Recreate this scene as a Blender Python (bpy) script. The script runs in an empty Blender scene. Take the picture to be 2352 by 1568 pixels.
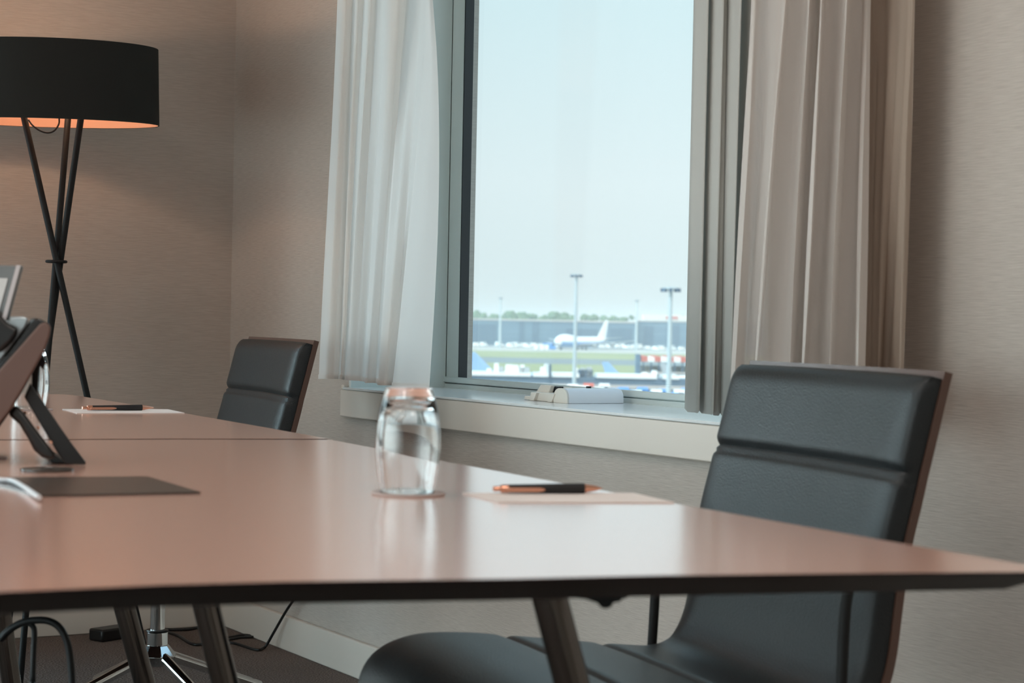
import bpy, bmesh, math, random
from mathutils import Vector, Matrix, noise

C = bpy.context.scene.collection
SC = bpy.context.scene
random.seed(7)

# ------------------------------------------------------------------ camera
FPX = 4500.0                       # focal length in pixels of the 2352 px frame
CAMZ = 0.94
YAW = math.atan(2576.0 / FPX)      # view turned right of the window wall's direction
ROLL = 0.02
HOR = 735.0                        # horizon row at the frame's centre
PITCH = math.atan((784 - HOR) / FPX)
F = Vector((math.sin(YAW), math.cos(YAW), 0))
R = Vector((math.cos(YAW), -math.sin(YAW), 0))
U = Vector((0, 0, 1))
fwd = F * math.cos(PITCH) - U * math.sin(PITCH)
up0 = U * math.cos(PITCH) + F * math.sin(PITCH)
cr = R * math.cos(ROLL) + up0 * math.sin(ROLL)
cu = up0 * math.cos(ROLL) - R * math.sin(ROLL)
CAM = Vector((0, 0, CAMZ))
cam = bpy.data.cameras.new('camera')
camo = bpy.data.objects.new('camera', cam)
C.objects.link(camo)
camo.matrix_world = Matrix((
    (cr.x, cu.x, -fwd.x, CAM.x), (cr.y, cu.y, -fwd.y, CAM.y), (cr.z, cu.z, -fwd.z, CAM.z), (0, 0, 0, 1)))
cam.sensor_width = 36.0
cam.lens = FPX / 2352 * 36
cam.clip_start = 0.05
cam.clip_end = 20000
cam.dof.use_dof = True
cam.dof.focus_distance = 4.6
cam.dof.aperture_fstop = 8.5
SC.camera = camo

# ------------------------------------------------------------------ view, world, sun, lights
SC.view_settings.view_transform = 'Standard'
SC.view_settings.look = 'None'
SC.view_settings.gamma = 1
SC.view_settings.use_curve_mapping = False
SC.view_settings.exposure = 0.0


def lin(r, g, b):
    def f(c):
        c /= 255.0
        return c / 12.92 if c <= 0.04045 else ((c + 0.055) / 1.055) ** 2.4
    return (f(r), f(g), f(b), 1.0)


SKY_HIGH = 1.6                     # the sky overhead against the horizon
SKY_FILL = 6.6
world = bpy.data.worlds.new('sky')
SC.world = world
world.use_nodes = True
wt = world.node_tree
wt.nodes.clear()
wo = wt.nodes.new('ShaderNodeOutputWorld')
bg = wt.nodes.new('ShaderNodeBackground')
tc = wt.nodes.new('ShaderNodeTexCoord')
sx = wt.nodes.new('ShaderNodeSeparateXYZ')
rp = wt.nodes.new('ShaderNodeValToRGB')
wt.links.new(tc.outputs['Generated'], sx.inputs[0])
wt.links.new(sx.outputs['Z'], rp.inputs[0])
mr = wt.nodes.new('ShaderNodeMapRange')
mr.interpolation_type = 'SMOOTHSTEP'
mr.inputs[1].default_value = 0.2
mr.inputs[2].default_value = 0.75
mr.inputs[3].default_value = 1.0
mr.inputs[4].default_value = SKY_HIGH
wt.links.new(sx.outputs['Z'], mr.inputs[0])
# added broad sky glow away from the sun, lighting the room through unseen windows
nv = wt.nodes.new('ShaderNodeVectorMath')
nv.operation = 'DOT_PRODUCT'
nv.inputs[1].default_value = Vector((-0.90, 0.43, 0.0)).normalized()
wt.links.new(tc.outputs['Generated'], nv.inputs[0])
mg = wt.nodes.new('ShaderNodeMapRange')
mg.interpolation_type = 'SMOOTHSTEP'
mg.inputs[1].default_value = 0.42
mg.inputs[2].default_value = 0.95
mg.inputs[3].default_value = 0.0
mg.inputs[4].default_value = SKY_FILL
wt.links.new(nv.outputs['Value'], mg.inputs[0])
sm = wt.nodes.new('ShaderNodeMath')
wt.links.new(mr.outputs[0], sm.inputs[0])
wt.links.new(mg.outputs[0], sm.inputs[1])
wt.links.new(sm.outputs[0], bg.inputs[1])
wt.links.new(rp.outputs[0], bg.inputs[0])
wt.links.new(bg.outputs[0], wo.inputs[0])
e = rp.color_ramp.elements
e[0].position = 0.0
e[0].color = lin(230, 243, 245)
e[1].position = 0.9
e[1].color = lin(150, 195, 230)
m_ = rp.color_ramp.elements.new(0.07)
m_.color = lin(238, 251, 255)
m_ = rp.color_ramp.elements.new(0.17)
m_.color = lin(224, 248, 255)
m_ = rp.color_ramp.elements.new(0.45)
m_.color = lin(195, 230, 248)

sl = bpy.data.lights.new('sun', 'SUN')
sl.energy = 3.2
sl.angle = math.radians(0.6)
sl.color = (1.0, 0.96, 0.9)
so = bpy.data.objects.new('sun', sl)
C.objects.link(so)
so.rotation_euler = Vector((0.02, 0.62, -0.78)).to_track_quat('-Z', 'Y').to_euler()


def area(name, loc, aim, sx_, sy_, watts, colour):
    l = bpy.data.lights.new(name, 'AREA')
    l.shape = 'RECTANGLE'
    l.size = sx_
    l.size_y = sy_
    l.energy = watts
    l.color = colour
    o = bpy.data.objects.new(name, l)
    C.objects.link(o)
    o.location = loc
    o.rotation_euler = (Vector(aim) - Vector(loc)).to_track_quat('-Z', 'Y').to_euler()
    return o


# unseen fill lights added below the ceiling to brighten table and walls
for i_, (lx, ly, w_) in enumerate(((-1.2, 0.2, 9), (0.8, 0.3, 15), (-1.2, 2.2, 9), (0.5, 2.2, 9), (0.1, 3.7, 7.5))):
    area('ceiling_fill_light', (lx, ly, 2.66), (lx, ly, 0), 0.6, 0.6, w_, (1.0, 0.91, 0.84))

# ------------------------------------------------------------------ pixel helpers (2352x1568 frame)


def ray(px, py):
    return (fwd + cr * ((px - 1176.0) / FPX) - cu * ((py - 784.0) / FPX))


def at_z(px, py, z):
    d = ray(px, py)
    return CAM + d * ((z - CAM.z) / d.z)


def at_x(px, py, x):
    d = ray(px, py)
    return CAM + d * ((x - CAM.x) / d.x)


def at_y(px, py, y):
    d = ray(px, py)
    return CAM + d * ((y - CAM.y) / d.y)


def at_d(px, py, dep):
    d = ray(px, py)
    return CAM + d * (dep / d.dot(F))


# ------------------------------------------------------------------ materials
MATS = {}


def mat(name, colour, rough=0.5, metal=0.0, spec=0.5, bump=None, var=None, coat=0.0):
    """bump / var: (kind, scale(3), strength); var mixes a second colour by noise."""
    if name in MATS:
        return MATS[name]
    m = bpy.data.materials.new(name)
    m.use_nodes = True
    nt = m.node_tree
    b = nt.nodes['Principled BSDF']
    b.inputs['Base Color'].default_value = colour
    b.inputs['Roughness'].default_value = rough
    b.inputs['Metallic'].default_value = metal
    b.inputs['Specular IOR Level'].default_value = spec
    b.inputs['Coat Weight'].default_value = coat
    b.inputs['Coat Roughness'].default_value = 0.17
    if bump or var:
        t = nt.nodes.new('ShaderNodeTexCoord')
    if var:
        kind, sc, col2, lo, hi = var
        mp = nt.nodes.new('ShaderNodeMapping')
        mp.inputs['Scale'].default_value = sc
        nt.links.new(t.outputs['Object'], mp.inputs[0])
        n = nt.nodes.new('ShaderNodeTexNoise')
        n.inputs['Scale'].default_value = 1
        n.inputs['Detail'].default_value = 4
        nt.links.new(mp.outputs[0], n.inputs[0])
        r = nt.nodes.new('ShaderNodeMapRange')
        r.inputs[1].default_value = lo
        r.inputs[2].default_value = hi
        nt.links.new(n.outputs[0], r.inputs[0])
        mx = nt.nodes.new('ShaderNodeMix')
        mx.data_type = 'RGBA'
        mx.inputs[6].default_value = colour
        mx.inputs[7].default_value = col2
        nt.links.new(r.outputs[0], mx.inputs[0])
        nt.links.new(mx.outputs[2], b.inputs['Base Color'])
    if bump:
        kind, sc, st, dist = bump
        mp = nt.nodes.new('ShaderNodeMapping')
        mp.inputs['Scale'].default_value = sc
        nt.links.new(t.outputs['Object'], mp.inputs[0])
        if kind == 'noise':
            n = nt.nodes.new('ShaderNodeTexNoise')
            n.inputs['Scale'].default_value = 1
            n.inputs['Detail'].default_value = 3
            out = n.outputs[0]
        else:
            n = nt.nodes.new('ShaderNodeTexVoronoi')
            n.inputs['Scale'].default_value = 1
            n.feature = 'F1'
            out = n.outputs['Distance']
        nt.links.new(mp.outputs[0], n.inputs[0])
        bp = nt.nodes.new('ShaderNodeBump')
        bp.inputs['Strength'].default_value = st
        bp.inputs['Distance'].default_value = dist
        nt.links.new(out, bp.inputs['Height'])
        nt.links.new(bp.outputs[0], b.inputs['Normal'])
    MATS[name] = m
    return m


def glass_mat(name, rough=0.0, ior=1.5, colour=(1, 1, 1, 1)):
    m = mat(name, colour, rough)
    b = m.node_tree.nodes['Principled BSDF']
    b.inputs['Transmission Weight'].default_value = 1
    b.inputs['IOR'].default_value = ior
    return m


def pane_mat():
    m = bpy.data.materials.new('window_glass')
    m.use_nodes = True
    nt = m.node_tree
    nt.nodes.clear()
    o = nt.nodes.new('ShaderNodeOutputMaterial')
    mx = nt.nodes.new('ShaderNodeMixShader')
    tr = nt.nodes.new('ShaderNodeBsdfTransparent')
    tr.inputs[0].default_value = (0.965, 0.99, 0.985, 1)
    gl = nt.nodes.new('ShaderNodeBsdfGlossy')
    gl.inputs['Roughness'].default_value = 0.02
    lw = nt.nodes.new('ShaderNodeLayerWeight')
    pw = nt.nodes.new('ShaderNodeMath')
    pw.operation = 'POWER'
    pw.inputs[1].default_value = 5
    ad_ = nt.nodes.new('ShaderNodeMath')
    ad_.operation = 'MULTIPLY_ADD'
    ad_.inputs[1].default_value = 0.9
    ad_.inputs[2].default_value = 0.035
    nt.links.new(lw.outputs['Facing'], pw.inputs[0])
    nt.links.new(pw.outputs[0], ad_.inputs[0])
    nt.links.new(ad_.outputs[0], mx.inputs[0])
    nt.links.new(tr.outputs[0], mx.inputs[1])
    nt.links.new(gl.outputs[0], mx.inputs[2])
    nt.links.new(mx.outputs[0], o.inputs[0])
    return m


def fabric_mat(name, colour, transl, transp):
    """sheer cloth: diffuse + translucent + open weave"""
    m = bpy.data.materials.new(name)
    m.use_nodes = True
    nt = m.node_tree
    nt.nodes.clear()
    o = nt.nodes.new('ShaderNodeOutputMaterial')
    df = nt.nodes.new('ShaderNodeBsdfDiffuse')
    df.inputs[0].default_value = colour
    tl = nt.nodes.new('ShaderNodeBsdfTranslucent')
    tl.inputs[0].default_value = colour
    tp = nt.nodes.new('ShaderNodeBsdfTransparent')
    m1 = nt.nodes.new('ShaderNodeMixShader')
    m1.inputs[0].default_value = transl
    m2 = nt.nodes.new('ShaderNodeMixShader')
    m2.inputs[0].default_value = transp
    nt.links.new(df.outputs[0], m1.inputs[1])
    nt.links.new(tl.outputs[0], m1.inputs[2])
    nt.links.new(m1.outputs[0], m2.inputs[1])
    nt.links.new(tp.outputs[0], m2.inputs[2])
    nt.links.new(m2.outputs[0], o.inputs[0])
    t = nt.nodes.new('ShaderNodeTexCoord')
    mp = nt.nodes.new('ShaderNodeMapping')
    mp.inputs['Scale'].default_value = (350, 350, 900)
    n = nt.nodes.new('ShaderNodeTexNoise')
    n.inputs['Scale'].default_value = 1
    bp = nt.nodes.new('ShaderNodeBump')
    bp.inputs['Strength'].default_value = 0.15
    bp.inputs['Distance'].default_value = 0.001
    nt.links.new(t.outputs['Object'], mp.inputs[0])
    nt.links.new(mp.outputs[0], n.inputs[0])
    nt.links.new(n.outputs[0], bp.inputs['Height'])
    nt.links.new(bp.outputs[0], df.inputs['Normal'])
    return m


def emit_mat(name, colour, strength):
    m = mat(name, colour, 0.6)
    b = m.node_tree.nodes['Principled BSDF']
    b.inputs['Emission Color'].default_value = colour
    b.inputs['Emission Strength'].default_value = strength
    return m


M_WALL = mat('grass_cloth_wallpaper', lin(193, 182, 173), 0.85, spec=0.2,
             bump=('noise', (26, 26, 800), 0.45, 0.002), var=('noise', (24, 24, 700), lin(180, 169, 160), 0.38, 0.66))
M_CEIL = mat('ceiling_paint', lin(225, 222, 216), 0.9)
M_CARPET = mat('carpet', lin(132, 118, 110), 0.95, spec=0.1, bump=('noise', (160, 160, 160), 0.9, 0.01),
               var=('noise', (220, 220, 220), lin(98, 88, 84), 0.4, 0.65))
M_TRIM = mat('white_trim_paint', lin(220, 209, 198), 0.4)
M_SILLTOP = mat('gloss_white_sill', lin(225, 226, 226), 0.12)
M_FRAME = mat('window_frame_paint', lin(206, 216, 214), 0.35)
M_GASKET = mat('black_gasket', lin(34, 38, 42), 0.35)
M_PANE = pane_mat()
M_SHEER = fabric_mat('white_sheer', lin(242, 236, 231), 0.5, 0.10)
M_SHEER2 = fabric_mat('pale_sheer', lin(226, 217, 211), 0.35, 0.05)
M_DRAPE = fabric_mat('taupe_lining', lin(178, 160, 146), 0.25, 0.02)
M_VANE = fabric_mat('grey_blind_vane', lin(206, 202, 196), 0.25, 0.0)
M_TABLE = mat('table_laminate', lin(238, 188, 170), 0.22, spec=0.5, coat=1.0, bump=('noise', (420, 420, 420), 0.05, 0.0006))
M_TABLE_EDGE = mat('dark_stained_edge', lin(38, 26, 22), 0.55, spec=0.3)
M_LEATHER = mat('black_leather', lin(30, 33, 35), 0.40, spec=0.40, bump=('voronoi', (430, 430, 430), 0.30, 0.0015))
M_SHELL = mat('chair_wood_shell', lin(88, 62, 52), 0.35)
M_CHROME = mat('chrome', lin(215, 215, 215), 0.08, 1.0)
M_STEEL = mat('brushed_steel', lin(150, 142, 136), 0.3, 1.0)
M_LEG = mat('dark_chrome', lin(96, 90, 86), 0.16, 1.0)
M_BLACKPL = mat('black_plastic', lin(24, 23, 23), 0.35)
M_BLACKM = mat('black_metal', lin(22, 22, 22), 0.6, spec=0.3)
M_SHADE = mat('black_shade_cloth', lin(42, 42, 40), 0.9, spec=0.1, bump=('noise', (900, 900, 900), 0.3, 0.001))
M_GLASS = glass_mat('tumbler_glass', 0.0, 1.5)
M_PAPER = mat('note_paper', lin(235, 226, 222), 0.7)
M_COPPER = mat('rose_gold', lin(226, 166, 140), 0.22, 1.0)
M_PEN = mat('black_pen_barrel', lin(20, 18, 20), 0.45)
M_COASTER = mat('grey_coaster', lin(190, 172, 166), 0.5)
M_FOLDER = mat('dark_grey_folder', lin(74, 68, 64), 0.22)
M_WHITE = mat('white_plastic', lin(226, 230, 236), 0.28)
M_IVORY = mat('ivory_plastic', lin(224, 218, 208), 0.4)
M_TAUPE = mat('taupe_plastic', lin(100, 76, 68), 0.6)
M_SILVER = mat('silver_plastic', lin(176, 186, 190), 0.3, 0.4)
M_CABLE = mat('black_cable', lin(22, 22, 23), 0.45)

# ------------------------------------------------------------------ mesh builder


class MB:
    def __init__(self):
        self.v = []
        self.f = []
        self.mi = []
        self.cur = 0

    def add(self, vs, fs):
        k = len(self.v)
        self.v += [Vector(p) for p in vs]
        self.f += [tuple(i + k for i in f) for f in fs]
        self.mi += [self.cur] * len(fs)
        return self

    def box(self, lo, hi, ax=None, o=None):
        """box in axes ax (3 vectors) at origin o"""
        pts = [(x, y, z) for x in (lo[0], hi[0]) for y in (lo[1], hi[1]) for z in (lo[2], hi[2])]
        if ax:
            pts = [ax[0] * p[0] + ax[1] * p[1] + ax[2] * p[2] + (o or Vector()) for p in pts]
        return self.add(pts, [(0, 1, 3, 2), (4, 6, 7, 5), (0, 4, 5, 1), (2, 3, 7, 6), (0, 2, 6, 4), (1, 5, 7, 3)])

    def tube(self, path, rad, n=12, cap=True):
        path = [Vector(p) for p in path]
        rads = rad if isinstance(rad, (list, tuple)) else [rad] * len(path)
        vs = []
        ref = None
        for i, p in enumerate(path):
            t = (path[min(i + 1, len(path) - 1)] - path[max(i - 1, 0)]).normalized()
            if ref is None:
                ref = Vector((0, 0, 1)) if abs(t.z) < 0.9 else Vector((1, 0, 0))
            a = (ref - t * ref.dot(t)).normalized()
            ref = a
            b = t.cross(a)
            for k in range(n):
                q = 2 * math.pi * k / n
                vs.append(p + (a * math.cos(q) + b * math.sin(q)) * rads[i])
        fs = []
        for i in range(len(path) - 1):
            for k in range(n):
                fs.append((i * n + k, i * n + (k + 1) % n, (i + 1) * n + (k + 1) % n, (i + 1) * n + k))
        if cap:
            fs.append(tuple(range(n - 1, -1, -1)))
            fs.append(tuple((len(path) - 1) * n + k for k in range(n)))
        return self.add(vs, fs)

    def lathe(self, prof, n=40, o=(0, 0, 0), ax=None):
        """prof: (radius, z) list"""
        o = Vector(o)
        ax = ax or (Vector((1, 0, 0)), Vector((0, 1, 0)), Vector((0, 0, 1)))
        vs = []
        for r, z in prof:
            for k in range(n):
                q = 2 * math.pi * k / n
                vs.append(o + ax[0] * (r * math.cos(q)) + ax[1] * (r * math.sin(q)) + ax[2] * z)
        fs = []
        for i in range(len(prof) - 1):
            for k in range(n):
                fs.append((i * n + k, i * n + (k + 1) % n, (i + 1) * n + (k + 1) % n, (i + 1) * n + k))
        if prof[0][0] > 1e-6 and prof[0] != prof[-1]:
            fs.append(tuple(range(n - 1, -1, -1)))
        if prof[-1][0] > 1e-6 and prof[0] != prof[-1]:
            fs.append(tuple((len(prof) - 1) * n + k for k in range(n)))
        return self.add(vs, fs)

    def prism(self, poly, ext):
        """poly: list of 3D points, extruded by vector ext"""
        poly = [Vector(p) for p in poly]
        ext = Vector(ext)
        n = len(poly)
        vs = poly + [p + ext for p in poly]
        fs = [tuple(range(n - 1, -1, -1)), tuple(range(n, 2 * n))]
        for i in range(n):
            fs.append((i, (i + 1) % n, n + (i + 1) % n, n + i))
        return self.add(vs, fs)

    def build(self, name, m, parent=None, org=None, smooth=40, bevel=0.0, bseg=2, solid=0.0):
        bm = bmesh.new()
        vs = [bm.verts.new(p - org if org is not None else p) for p in self.v]
        ms = m if isinstance(m, (list, tuple)) else [m]
        for f, mi in zip(self.f, self.mi):
            try:
                fc = bm.faces.new([vs[i] for i in f])
                fc.material_index = mi
            except ValueError:
                pass
        bmesh.ops.remove_doubles(bm, verts=bm.verts, dist=1e-6)
        bmesh.ops.recalc_face_normals(bm, faces=bm.faces)
        me = bpy.data.meshes.new(name)
        bm.to_mesh(me)
        bm.free()
        for x in ms:
            me.materials.append(x)
        if smooth:
            for p in me.polygons:
                p.use_smooth = True
            me.set_sharp_from_angle(angle=math.radians(smooth))
        o = bpy.data.objects.new(name, me)
        C.objects.link(o)
        if parent is not None:
            o.parent = parent
        elif org is not None:
            o.location = org
        if bevel:
            b = o.modifiers.new('bevel', 'BEVEL')
            b.width = bevel
            b.segments = bseg
            b.limit_method = 'ANGLE'
            b.angle_limit = math.radians(35)
        if solid:
            s = o.modifiers.new('solid', 'SOLIDIFY')
            s.thickness = solid
            s.offset = 0
        return o


def tag(o, label=None, cat=None, group=None, kind=None):
    if label:
        o['label'] = label
    if cat:
        o['category'] = cat
    if group:
        o['group'] = group
    if kind:
        o['kind'] = kind
    return o


def thing(name, loc, label, cat, group=None, rz=0.0, kind=None):
    o = bpy.data.objects.new(name, None)
    o.empty_display_size = 0.1
    C.objects.link(o)
    o.location = loc
    o.rotation_euler = (0, 0, rz)
    tag(o, label, cat, group, kind)
    return o


def kids(o):
    return [c for c in bpy.data.objects if c.parent == o]


def copy_tree(o, parent=None):
    c = o.copy()
    C.objects.link(c)
    if parent is not None:
        c.parent = parent
    for ch in kids(o):
        copy_tree(ch, c)
    return c


def catmull(pts, n):
    """smooth polyline through pts, n samples per span"""
    pts = [Vector(p) for p in pts]
    P = [2 * pts[0] - pts[1]] + pts + [2 * pts[-1] - pts[-2]]
    out = []
    for i in range(1, len(P) - 2):
        a, b, c, d = P[i - 1], P[i], P[i + 1], P[i + 2]
        for k in range(n):
            t = k / n
            out.append(0.5 * ((2 * b) + (c - a) * t + (2 * a - 5 * b + 4 * c - d) * t * t + (3 * b - a - 3 * c + d) * t ** 3))
    out.append(pts[-1])
    return out


# ------------------------------------------------------------------ room shell
corner = at_z(517, 1434, 0.0)
XW, YB = corner.x, corner.y           # window wall plane and back wall plane
XL, YN, ZC = -3.2, -2.6, 2.70
SILLZ = 0.754
XF = at_z(1120, 897.7, SILLZ).x       # inner face of the window frame
YO0, YO1 = 2.90, at_x(803, 880, XW).y  # window opening along the wall
ZO1 = 2.45
XOUT = XF + 0.09
XG = XF + 0.027

st = lambda o: tag(o, kind='structure')
b = MB().box((XL, YN, -0.1), (XW + 0.02, YB + 0.02, 0.0))
st(b.build('floor', M_CARPET, smooth=0))
b = MB().box((XL - 0.2, YN - 0.2, ZC), (XOUT, YB + 0.2, ZC + 0.15))
st(b.build('ceiling', M_CEIL, smooth=0))
WB0, WB1 = -2.7, 0.80                  # window in the back wall, left of the lamp
b = MB()
b.box((XL - 0.2, YB, -0.1), (WB0, YB + 0.2, ZC))
b.box((WB1, YB, -0.1), (XOUT, YB + 0.2, ZC))
b.box((WB0, YB, -0.1), (WB1, YB + 0.2, 0.04))
b.box((WB0, YB, 2.3), (WB1, YB + 0.2, ZC))
st(b.build('wall_back', M_WALL, smooth=0))
b = MB()
b.box((XW, YN - 0.2, -0.1), (XOUT, YO0, ZC))
b.box((XW, YO1, -0.1), (XOUT, YB, ZC))
b.box((XW, YO0, -0.1), (XOUT, YO1, SILLZ - 0.03))
b.box((XW, YO0, ZO1), (XOUT, YO1, ZC))
st(b.build('wall_right', M_WALL, smooth=0))
WL0, WL1 = -2.3, 4.7                   # wide unseen window band opposite the view's, added low to light the lower walls
b = MB()
b.box((XL - 0.2, YN - 0.2, -0.1), (XL, WL0, ZC))
b.box((XL - 0.2, WL1, -0.1), (XL, YB, ZC))
b.box((XL - 0.2, WL0, -0.1), (XL, WL1, 0.04))
b.box((XL - 0.2, WL0, 1.7), (XL, WL1, ZC))
st(b.build('wall_left', M_WALL, smooth=0))
b = MB().box((XL, YN - 0.2, -0.1), (XW, YN, ZC))
st(b.build('wall_front', M_WALL, smooth=0))
w3 = thing('window_3', ((WB0 + WB1) / 2, YB + 0.1, 0.04), None, None, kind='structure')
hb = (WB1 - WB0) / 2
b = MB()
for k in range(4):
    x0 = -hb + k * (2 * hb - .06) / 3
    b.box((x0, -.03, 0), (x0 + .06, .03, 2.26))
b.box((-hb, -.03, 0), (hb, .03, .06))
b.box((-hb, -.03, 2.20), (hb, .03, 2.26))
b.build('window_frame', M_FRAME, w3)
MB().box((-hb + .02, -.004, .03), (hb - .02, .004, 2.23)).build('window_pane', M_PANE, w3)
w2 = thing('window_2', (XL - 0.1, (WL0 + WL1) / 2, 0.04), None, None, kind='structure')
b = MB()
hw = (WL1 - WL0) / 2
for k in range(6):
    y0 = -hw + k * (2 * hw - .06) / 5
    b.box((-.03, y0, 0), (.03, y0 + .06, 1.66))
b.box((-.03, -hw, 0), (.03, hw, .06))
b.box((-.03, -hw, 1.60), (.03, hw, 1.66))
b.build('window_frame', M_FRAME, w2)
MB().box((-.004, -hw + .02, .03), (.004, hw - .02, 1.63)).build('window_pane', M_PANE, w2)

# baseboards
BBH = 0.097
b = MB().box((XW - 0.018, YN, 0), (XW, YB - 0.018, BBH))
st(b.build('baseboard_right', M_TRIM, bevel=0.004))
b = MB().box((WB1, YB - 0.018, 0), (XW, YB, BBH))
st(b.build('baseboard_back', M_TRIM, bevel=0.004))

# ------------------------------------------------------------------ window_1
FASCZ = at_x(1012.6, 984.7, XW - 0.02).z
win = thing('window_1', (XF, (YO0 + YO1) / 2, SILLZ), None, None, kind='structure')
o0 = win.location.copy()
ysill0, ysill1 = 2.62, at_x(779, 930, XW - 0.02).y
b = MB().box((XW - 0.02, ysill0, SILLZ - 0.006), (XF + 0.03, YO1 + 0.0, SILLZ))
b.build('window_sill', M_SILLTOP, win, o0, bevel=0.0015)
b = MB()
b.box((XW - 0.018, ysill0, FASCZ), (XW + 0.01, ysill1, SILLZ - 0.0065))
b.box((XW - 0.016, YO1 + 0.002, SILLZ - 0.0065), (XW + 0.004, ysill1, SILLZ + 0.006))
b.build('sill_fascia', M_TRIM, win, o0, bevel=0.003)
# reveal lining (left side and head)
b = MB()
b.box((XW - 0.002, YO1 - 0.012, SILLZ), (XF + 0.02, YO1, ZO1))
b.box((XW - 0.002, YO0, ZO1 - 0.012), (XF + 0.02, YO1, ZO1))
b.box((XW - 0.002, YO0, SILLZ), (XF + 0.02, YO0 + 0.012, ZO1))
b.build('reveal_lining', M_FRAME, win, o0)
# outer frame: vertical post at left, bottom rail
yA = at_x(1021, 450, XF).y            # dark line between frame post and sash
yB = at_x(1061.5, 450, XF + 0.005).y   # inner edge of the sash (gasket starts)
zr = at_x(1120, 884, XF).z            # top of the bottom rail
zg = at_x(1120, 874, XF + 0.02).z     # glass bottom line
b = MB()
b.box((XF, yA + 0.004, SILLZ - 0.01), (XG + 0.003, YO1 - 0.012, ZO1 - 0.012))
b.box((XF - 0.006, yA + 0.05, SILLZ), (XF, yA + 0.062, ZO1 - 0.012))
b.box((XF, YO0 + 0.012, SILLZ - 0.01), (XOUT, yA + 0.004, SILLZ + 0.012))
b.box((XF, YO0 + 0.012, ZO1 - 0.07), (XOUT, yA + 0.004, ZO1 - 0.012))
b.build('window_frame', M_FRAME, win, o0, bevel=0.002)
b = MB()
b.box((XF + 0.004, yB + 0.004, SILLZ + 0.014), (XG + 0.003, yA - 0.002, ZO1 - 0.072))
b.box((XF + 0.004, 3.02, SILLZ + 0.014), (XG + 0.003, yB + 0.004, zg))
b.box((XF - 0.004, 3.02, SILLZ + 0.014), (XF + 0.004, yA - 0.002, SILLZ + 0.03))
b.box((XF + 0.004, 3.02, ZO1 - 0.12), (XG + 0.003, yB + 0.004, ZO1 - 0.072))
b.box((XF + 0.004, 2.92, SILLZ + 0.014), (XG + 0.003, 3.02, ZO1 - 0.072))
b.build('sash', M_FRAME, win, o0, bevel=0.003)
b = MB()
b.box((XF + 0.005, yB, zg - 0.002), (XG + 0.004, yB + 0.006, ZO1 - 0.12))
b.box((XF + 0.016, 3.02, zg - 0.001), (XG + 0.004, yB, zg + 0.002))
b.build('gasket', M_GASKET, win, o0)
b = MB().box((XG, 2.98, zg - 0.01), (XG + 0.006, yB + 0.002, ZO1 - 0.1))
b.build('window_pane', M_PANE, win, o0)

# ------------------------------------------------------------------ curtains


def curtain(name, xpl, top, bot, ztop, m, label, sub=6, rows=26, ytop=0.0, bulge=0.0):
    """top/bot: lists of (pixel x, depth into the room); top at image row ytop, bot given with its own row."""
    n = len(top)
    prof_t, prof_b = [], []
    zt = None
    for (px, dp) in top:
        p = at_x(px, ytop, xpl - dp)
        prof_t.append(p)
    for (px, dp, py) in bot:
        p = at_x(px, py, xpl - dp)
        prof_b.append(p)
    pt = catmull(prof_t, sub)
    pb = catmull(prof_b, sub)
    N = len(pt)
    grid = []
    for r in range(rows + 1):
        t = r / rows
        row = []
        for i in range(N):
            a, c = pt[i], pb[i]
            z = ztop + (c.z - ztop) * t
            k = (a.z - z) / (a.z - c.z)
            kk = max(k, 0.0) if k < 0 else k
            w = 0.004 * math.sin(i * 0.9 + 4.0 * t) * math.sin(math.pi * min(max(kk, 0), 1))
            bl = bulge * max(0.0, (i / (N - 1) - 0.72) / 0.28) * math.sin(math.pi * min(max(kk, 0), 1) ** 0.7)
            row.append(Vector((a.x + (c.x - a.x) * kk + w, a.y + (c.y - a.y) * kk - bl, z)))
        grid.append(row)
    b = MB()
    vs = [p for row in grid for p in row]
    fs = []
    for r in range(rows):
        for i in range(N - 1):
            fs.append((r * N + i, r * N + i + 1, (r + 1) * N + i + 1, (r + 1) * N + i))
    b.add(vs, fs)
    mid = sum((p for p in grid[-1]), Vector()) / N
    root = thing(name, mid, label, 'curtain')
    b.build('curtain_cloth', m, root, mid, smooth=80)
    # stitched hem band
    hb = MB()
    vs = []
    for p, q in zip(grid[-1], grid[-2]):
        vs += [p + Vector((-0.0015, 0, 0.0)), p + Vector((-0.0015, 0, 0.012)) + (q - p).normalized() * 0.0]
    fs = [(2 * i, 2 * i + 2, 2 * i + 3, 2 * i + 1) for i in range(N - 1)]
    hb.add(vs, fs).build('hem', m, root, mid, smooth=80)
    return root


xc = XW - 0.09
curtain('sheer_curtain', xc,
        [(775, .0), (790, .035), (800, .03), (812, .005), (822, .03), (838, .012), (850, .034), (866, .012), (884, .016),
         (892, .050), (910, .060), (926, .042), (934, .008), (950, .0), (966, .012), (973, .055), (982, .07), (991, .062)],
        [(732, .0, 870), (748, .035, 870), (765, .028, 870), (779, .005, 870), (784, .032, 870), (792, .012, 872),
         (797, .04, 873), (820, .028, 874), (838, .012, 875), (843, .044, 879), (855, .030, 879), (866, .026, 880),
         (869, .062, 884), (884, .07, 885), (898, .05, 885), (903, .012, 886), (905, .06, 890), (935, .075, 893)]
        and [(732, .0, 870), (748, .035, 870), (765, .028, 870), (779, .005, 870), (784, .032, 871), (792, .012, 872),
             (797, .04, 873), (818, .024, 874), (836, .010, 876), (841, .046, 879), (856, .030, 879), (866, .022, 880),
             (870, .064, 884), (886, .07, 885), (899, .04, 885), (904, .014, 886), (907, .070, 890), (986, .05, 893)],
        2.62, M_SHEER, 'white sheer curtain hanging left of the window, light glowing through its folds', bulge=0.04)
xr = XW - 0.10
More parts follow.
